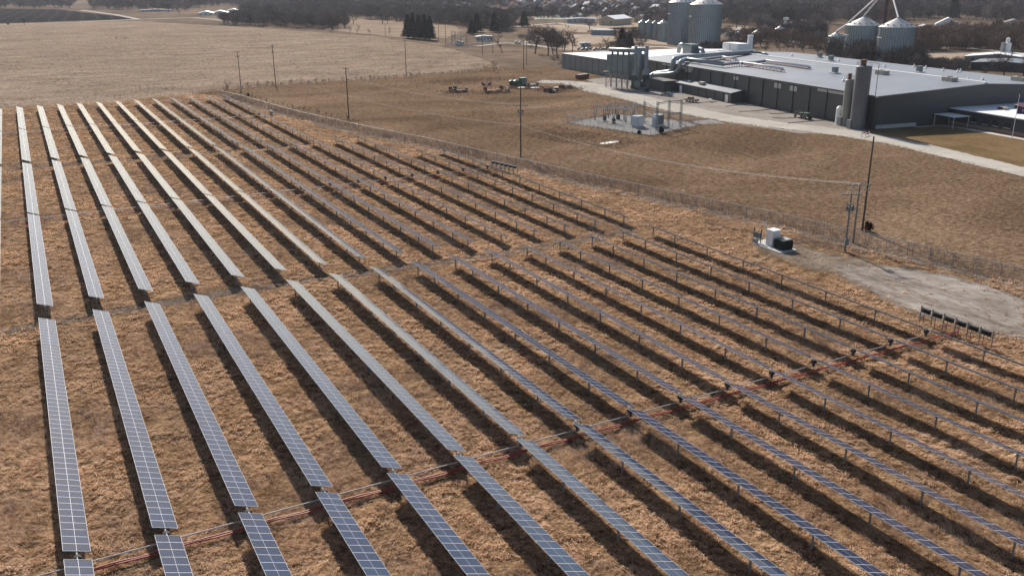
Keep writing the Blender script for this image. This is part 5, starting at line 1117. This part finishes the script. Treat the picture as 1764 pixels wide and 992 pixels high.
for k, (x, b_, t_, lab, wd) in enumerate(((703, 66, 26, 'leftmost dark conifer of the clump beside the tan field', 1.15), (712, 67, 24, 'second dark conifer from the left of the clump', 1.0), (722, 68, 28, 'middle dark conifer of the clump', 1.05), (732, 69, 27, 'fourth dark conifer of the clump', 1.05), (741, 70, 29, 'rightmost dark conifer of the clump beside the tan field', 1.1), (822, 56, 24, 'tall dark conifer above the far switchyard, left one', 1.2), (851, 56, 24, 'tall dark conifer above the far switchyard, right one', 1.1), (903, 47, 20, 'wide dark conifer below the green building', 1.5), (924, 30, 11, 'narrow conifer just right of the green building', 1.0), (999, 26, 8, 'narrow conifer behind the long low grey building', .8), (1071, 84, 50, 'dark conifer before the small grain bins, taller one', 1.3), (1085, 83, 58, 'dark conifer before the small grain bins, shorter one', 1.5), (1451, 15, 2, 'dark conifer left of the small white hillside house', 1.4), (1641, 34, -10, 'tall leaning green conifer above the pale farmhouse', 1.1), (813, 60, 36, 'low dark conifer left of the two switchyard conifers', 1.6))): tree(x, b_, t_, lab, k, None, wd, 'conifer')
named = [(573, 52, 12, 'big round bare tree at the right end of the far grove', 1.5), (865, 90, 53, 'spreading pale bare tree right of the far switchyard', 1.3), (922, 93, 40, 'bare tree left of the clump by the concrete hall', 1.2), (944, 97, 36, 'tall forked bare tree in the clump by the concrete hall', 1.2), (953, 94, 42, 'slim bare tree in the middle of the clump', 1.0), (961, 101, 48, 'nearest bare tree of the clump by the concrete hall', 1.2), (971, 90, 40, 'bare tree behind the left end of the concrete hall', 1.1), (986, 90, 46, 'reddish bare tree at the right of the hall clump', 1.1), (1015, 52, 31, 'round twiggy tree on the dirt lot', 1.6), (1046, 80, 62, 'low bare tree left of the dark conifers', 1.4), (1060, 84, 52, 'bare tree between the low tree and the conifers', 1.2), (1100, 84, 50, 'bare tree before the leftmost small bin', 1.4), (1108, 86, 56, 'dark bare tree beside the twin stacks', 1.2), (1408, 99, 62, 'bare tree just beyond the factory roof, left of the small bin', 1.1), (1384, 93, 68, 'small bare tree left of its taller neighbour beyond the roof', 1.3), (1730, 132, 84, 'large spreading bare tree before the white building', 1.3), (1698, 128, 96, 'lower bare tree left of the large spreading one', 1.5), (1762, 132, 92, 'bare tree cut by the right edge of the photo', 1.3), (1568, 62, 30, 'bare tree right of the near large bin, on the slope', 1.2), (1268, 50, 14, 'tall double bare tree right of the giant bins', 1.2), (1282, 49, 16, 'bare tree beside the tall double one', 1.1), (609, 42, 14, 'left lone bare tree on the tan field edge', 1.5), (659, 41, 14, 'middle lone bare tree on the tan field edge', 1.5), (668, 41, 16, 'bare tree close to the middle lone one', 1.2), (684, 39, 14, 'right lone bare tree on the tan field edge', 1.4), (43, 44, 30, 'small lone bare tree beside the ploughed field', 1.3), (310, 25, 8, 'lone bare tree left of the white tunnels', 1.2)]
for k, (x, b_, t_, lab, wd) in enumerate(named): tree(x, b_, t_, lab, k if k != 7 else 3, None, wd)
def shrub(x, y, h, lab, w_=1.6, grp=None, k=1):
    t = tree(x, y, 0, lab, k, grp, w_, 'bare_shrub', at(x, y), h, 'shrub'); return t
shrub(388, 157, 4.6, 'grey bare shrub at the fence corner by the leftmost pole', 1.4); shrub(850, 124, 5.5, 'pale grey bare shrub at the hedge end', 1.5); shrub(602, 57, 7, 'grey shrub on the tan field, left of two', 1.2); shrub(615, 58, 8, 'grey shrub on the tan field, right of two', 1.2); shrub(672, 60, 7, 'thin shrub left of the conifer clump', .9); shrub(637, 60, 5, 'low brown shrub on the stubble edge', 1.1, None, 3)
m_bushd = bark_mat('dark brown bush', (.045, .025, .018), .4)
for x, y, lab in ((1139, 230, 'dark round evergreen bush at the substation fence'), (1496, 399, 'dark brown bush at the foot of the tallest pole'), (1101, 231, 'small dark bush left of the round evergreen bush'), (428, 166, 'dark bush in the fence line near the corner shrub')):
    hb = 1.9 if x not in (1101, 428) else 1.1; r2 = np.random.default_rng(x); nb_ = 700; c = r2.normal(0, 1, (nb_, 3)); c /= np.linalg.norm(c, axis=1)[:, None]; c *= (r2.random(nb_)**.3*(.8+.3*np.sin(c[:, 0]*5+c[:, 2]*4)))[:, None]
    c *= (hb*.42, hb*.42, hb*.5); c[:, 2] += hb*.5; a_ = r2.normal(0, .09, (nb_, 3)); b_ = r2.normal(0, .09, (nb_, 3)); V = np.stack([c-a_, c+a_, c+b_*1.8], 1).reshape(-1, 3)
    o = numpy_mesh('round_bush', V, np.arange(len(V)), 3, m_bushd if x == 1496 else m_conif); o.location = at(x, y); tag(o, lab, 'bush')
for k in range(26):
    x = 395+k*9.2+random.uniform(-3, 3); yb = np.interp(x, [385, 511, 619, 660], [160, 193, 216, 225])-4; shrub(x, yb, random.uniform(.9, 2.0), 'low brown brush growing along the outside of the meadow fence', 1.3, 'brush along the fence', 3)
for k in range(30):
    x = 430+k*14+random.uniform(-5, 5); yb = np.interp(x, [430, 700, 860], [150, 133, 119])+random.uniform(-1, 1.5); shrub(x, yb, random.uniform(1.0, 2.6), 'small bare brush standing in the hedge line of the stubble field', 1.2, 'brush along the hedge line', k)
# trees before the elevator bins
for k in range(34):
    x = random.uniform(1425, 1585); yb = np.interp(x, [1420, 1585], [101, 121])+random.uniform(-5, 0); tree(x, yb, yb-random.uniform(24, 44), 'bare tree in the thicket before the elevator bins', k, 'thicket before the elevator bins', 1.3)
for k in range(26):
    x = random.uniform(1240, 1420); yb = random.uniform(74, 92); tree(x, yb, yb-random.uniform(12, 26), 'bare tree between the factory roof and the distant sheds', k, 'trees between factory roof and sheds', 1.5)
for k in range(46):
    x = random.uniform(880, 1160); yb = random.uniform(5, 36); tree(x, yb, yb-random.uniform(12, 20), 'bare tree among the houses of the distant town', k, 'trees among the town houses', 1.4)
for k in range(30):
    x = random.uniform(1580, 1720); yb = np.interp(x, [1580, 1720], [116, 128])+random.uniform(-5, 4); shrub(x, yb, random.uniform(2, 4.5), 'pale twiggy shrub behind the far roof edge', 1.5, 'pale shrubs behind the factory', 1)
for k in range(16):
    x = random.uniform(985, 1050); yb = random.uniform(76, 90); shrub(x, yb, random.uniform(2, 3.5), 'low brush behind the white roofed hall', 1.5, 'brush behind the hall', 3)
# ---------------------------------------------------------------- woods that read as one mass
def soft_tree(seed, nt=170, tw=.15):
    r2 = np.random.default_rng(seed); V = []; 
    c = r2.normal(0, 1, (nt, 3)); c /= np.linalg.norm(c, axis=1)[:, None]; c *= (r2.random(nt)**.4)[:, None]; c[:, 0] *= .36; c[:, 1] *= .36; c[:, 2] = .62+c[:, 2]*.36
    root = np.stack([c[:, 0]*.25, c[:, 1]*.25, c[:, 2]*.55], 1); d = c-root; L1 = np.linalg.norm(d, axis=1)[:, None]; d /= L1; ln = r2.uniform(.10, .24, nt)[:, None]; d = d+r2.normal(0, .25, (nt, 3))
    s_ = np.cross(d, r2.normal(0, 1, (nt, 3))); s_ /= np.linalg.norm(s_, axis=1)[:, None]; s_ *= (tw/12*r2.uniform(.5, 1.3, nt))[:, None]
    a, b2 = c-d*ln*.5, c+d*ln*.5; Q = np.stack([a-s_, a+s_, b2+s_*.4, b2-s_*.4], 1)
    tr_ = []
    for k in range(5):
        an = k*1.3+r2.random(); top = np.array([math.cos(an)*.22, math.sin(an)*.22, .75]) if k else np.array([0, 0, .8]); w_ = .016 if k == 0 else .009; base = np.array([0, 0, .0 if k == 0 else .22]); sd_ = np.array([math.sin(an+1), -math.cos(an+1), 0])*w_
        tr_.append([base-sd_, base+sd_, top+sd_*.3, top-sd_*.3])
    return np.concatenate([Q, np.array(tr_)], 0)
SOFT = [soft_tree(s) for s in range(6)]
def woods(name, pts, hs, mat, label=None):
    Vs = []; As = []; rt = np.clip(rng.normal(.5, .24, len(pts)), 0, 1)
    for i, ((x, y), h) in enumerate(zip(pts, hs)):
        q = SOFT[i % 6].reshape(-1, 3)*h; a = i*2.399; c_, s_ = math.cos(a), math.sin(a); q = np.stack([(q[:, 0]*c_-q[:, 1]*s_)*1.35, (q[:, 0]*s_+q[:, 1]*c_)*1.35, q[:, 2]], 1); q += (x, y, 0); Vs.append(q); As.append(np.full(len(q), rt[i]))
    V = np.concatenate(Vs); o = numpy_mesh(name, V, np.arange(len(V)), 4, mat, attr={'rnd': np.concatenate(As)}); return tag(o, kind='stuff')
def fill_px(poly, n):
    """random ground spots inside a photograph-space outline, evenly spread in the picture"""
    P = np.array(poly, float); x0, y0 = P.min(0); x1, y1 = P.max(0); X = rng.uniform(x0, x1, n*4); Y = rng.uniform(y0, y1, n*4); k = in_poly(X, Y, poly); X, Y = X[k][:n], Y[k][:n]; return [at(x, y)[:2] for x, y in zip(X, Y)]
def wd(name, poly, n, h0, h1, mat): p = fill_px(poly, n); return woods(name, p, rng.uniform(h0, h1, len(p))*rng.choice([.75, 1, 1, 1.15], len(p)), mat)
wd('far_woods', [(-80, 2), (1900, 2), (1900, -13), (-80, -13)], 3400, 14, 24, m_wood_far)
wd('far_woods', [(-40, 17), (60, 17), (126, 15), (130, 3), (-40, 3)], 240, 13, 18, m_wood_far)
wd('far_woods', [(158, 17), (240, 18), (400, 12), (880, 14), (880, 1), (158, 1)], 1600, 13, 18, m_wood_far)
wd('far_woods', [(240, 20), (320, 22), (330, 16), (240, 15)], 40, 10, 15, m_wood_far)
wd('grove', [(380, 43), (440, 46), (560, 51), (596, 50), (592, 34), (500, 30), (420, 32), (382, 38)], 420, 9, 13.5, m_grove)
wd('grove', [(600, 28), (620, 33), (700, 36), (770, 42), (870, 56), (890, 40), (830, 26), (700, 22), (600, 18)], 1000, 9, 15, m_grove)
wd('grove', [(420, 28), (600, 27), (600, 14), (420, 14)], 300, 11, 16, m_grove)
wd('hillside_woods', [(1160, 34), (1290, 44), (1440, 44), (1560, 40), (1620, 30), (1764, 44), (1860, 40), (1860, 0), (1160, 0)], 2600, 10, 16, m_wood_far)
wd('hillside_brush', [(1545, 92), (1640, 88), (1680, 86), (1860, 100), (1860, 60), (1760, 56), (1660, 58), (1570, 66), (1545, 76)], 1000, 6, 10, m_wood_red)
wd('hillside_brush', [(1310, 62), (1420, 74), (1420, 56), (1310, 52)], 90, 7, 11, m_wood_far)
wd('hillside_brush', [(1200, 84), (1290, 90), (1300, 80), (1205, 78)], 130, 3, 5, m_wood_red)
wd('town_trees', [(880, 60), (960, 62), (985, 84), (960, 92), (900, 84)], 26, 6, 10, m_wood_far)
wd('town_trees', [(1050, 62), (1100, 62), (1110, 90), (1050, 88)], 26, 5, 9, m_grove)
wd('town_trees', [(1130, 50), (1155, 50), (1155, 40), (1100, 38)], 30, 8, 12, m_wood_far)
wd('hillside_brush', [(1240, 70), (1300, 76), (1420, 90), (1430, 80), (1340, 66), (1240, 60)], 120, 4, 9, m_wood_red)
wd('hillside_brush', [(1425, 104), (1580, 124), (1590, 112), (1430, 94)], 80, 6, 11, m_grove)
wd('hillside_brush', [(1580, 122), (1660, 128), (1670, 116), (1580, 108)], 110, 2.5, 5, m_twig2)
wd('hillside_brush', [(940, 104), (965, 116), (1045, 126), (1050, 121), (970, 110)], 40, 1.0, 2.2, m_wood_red)
wd('town_trees', [(880, 34), (1160, 36), (1160, 1), (880, 1)], 420, 7, 13, m_wood_far)
# ================================================================== the air
m, n, l, b, o = _new('thin haze'); n.remove(b); pv = n.new('ShaderNodeVolumePrincipled'); pv.inputs['Color'].default_value = (.86, .90, 1.0, 1); pv.inputs['Density'].default_value = HAZE; pv.inputs['Anisotropy'].default_value = .2
l.new(pv.outputs[0], o.inputs['Volume']); q = MB(); q.box((1000, 5500, 59), (17000, 15000, 122)); tag(q.build('haze', m), kind='stuff')
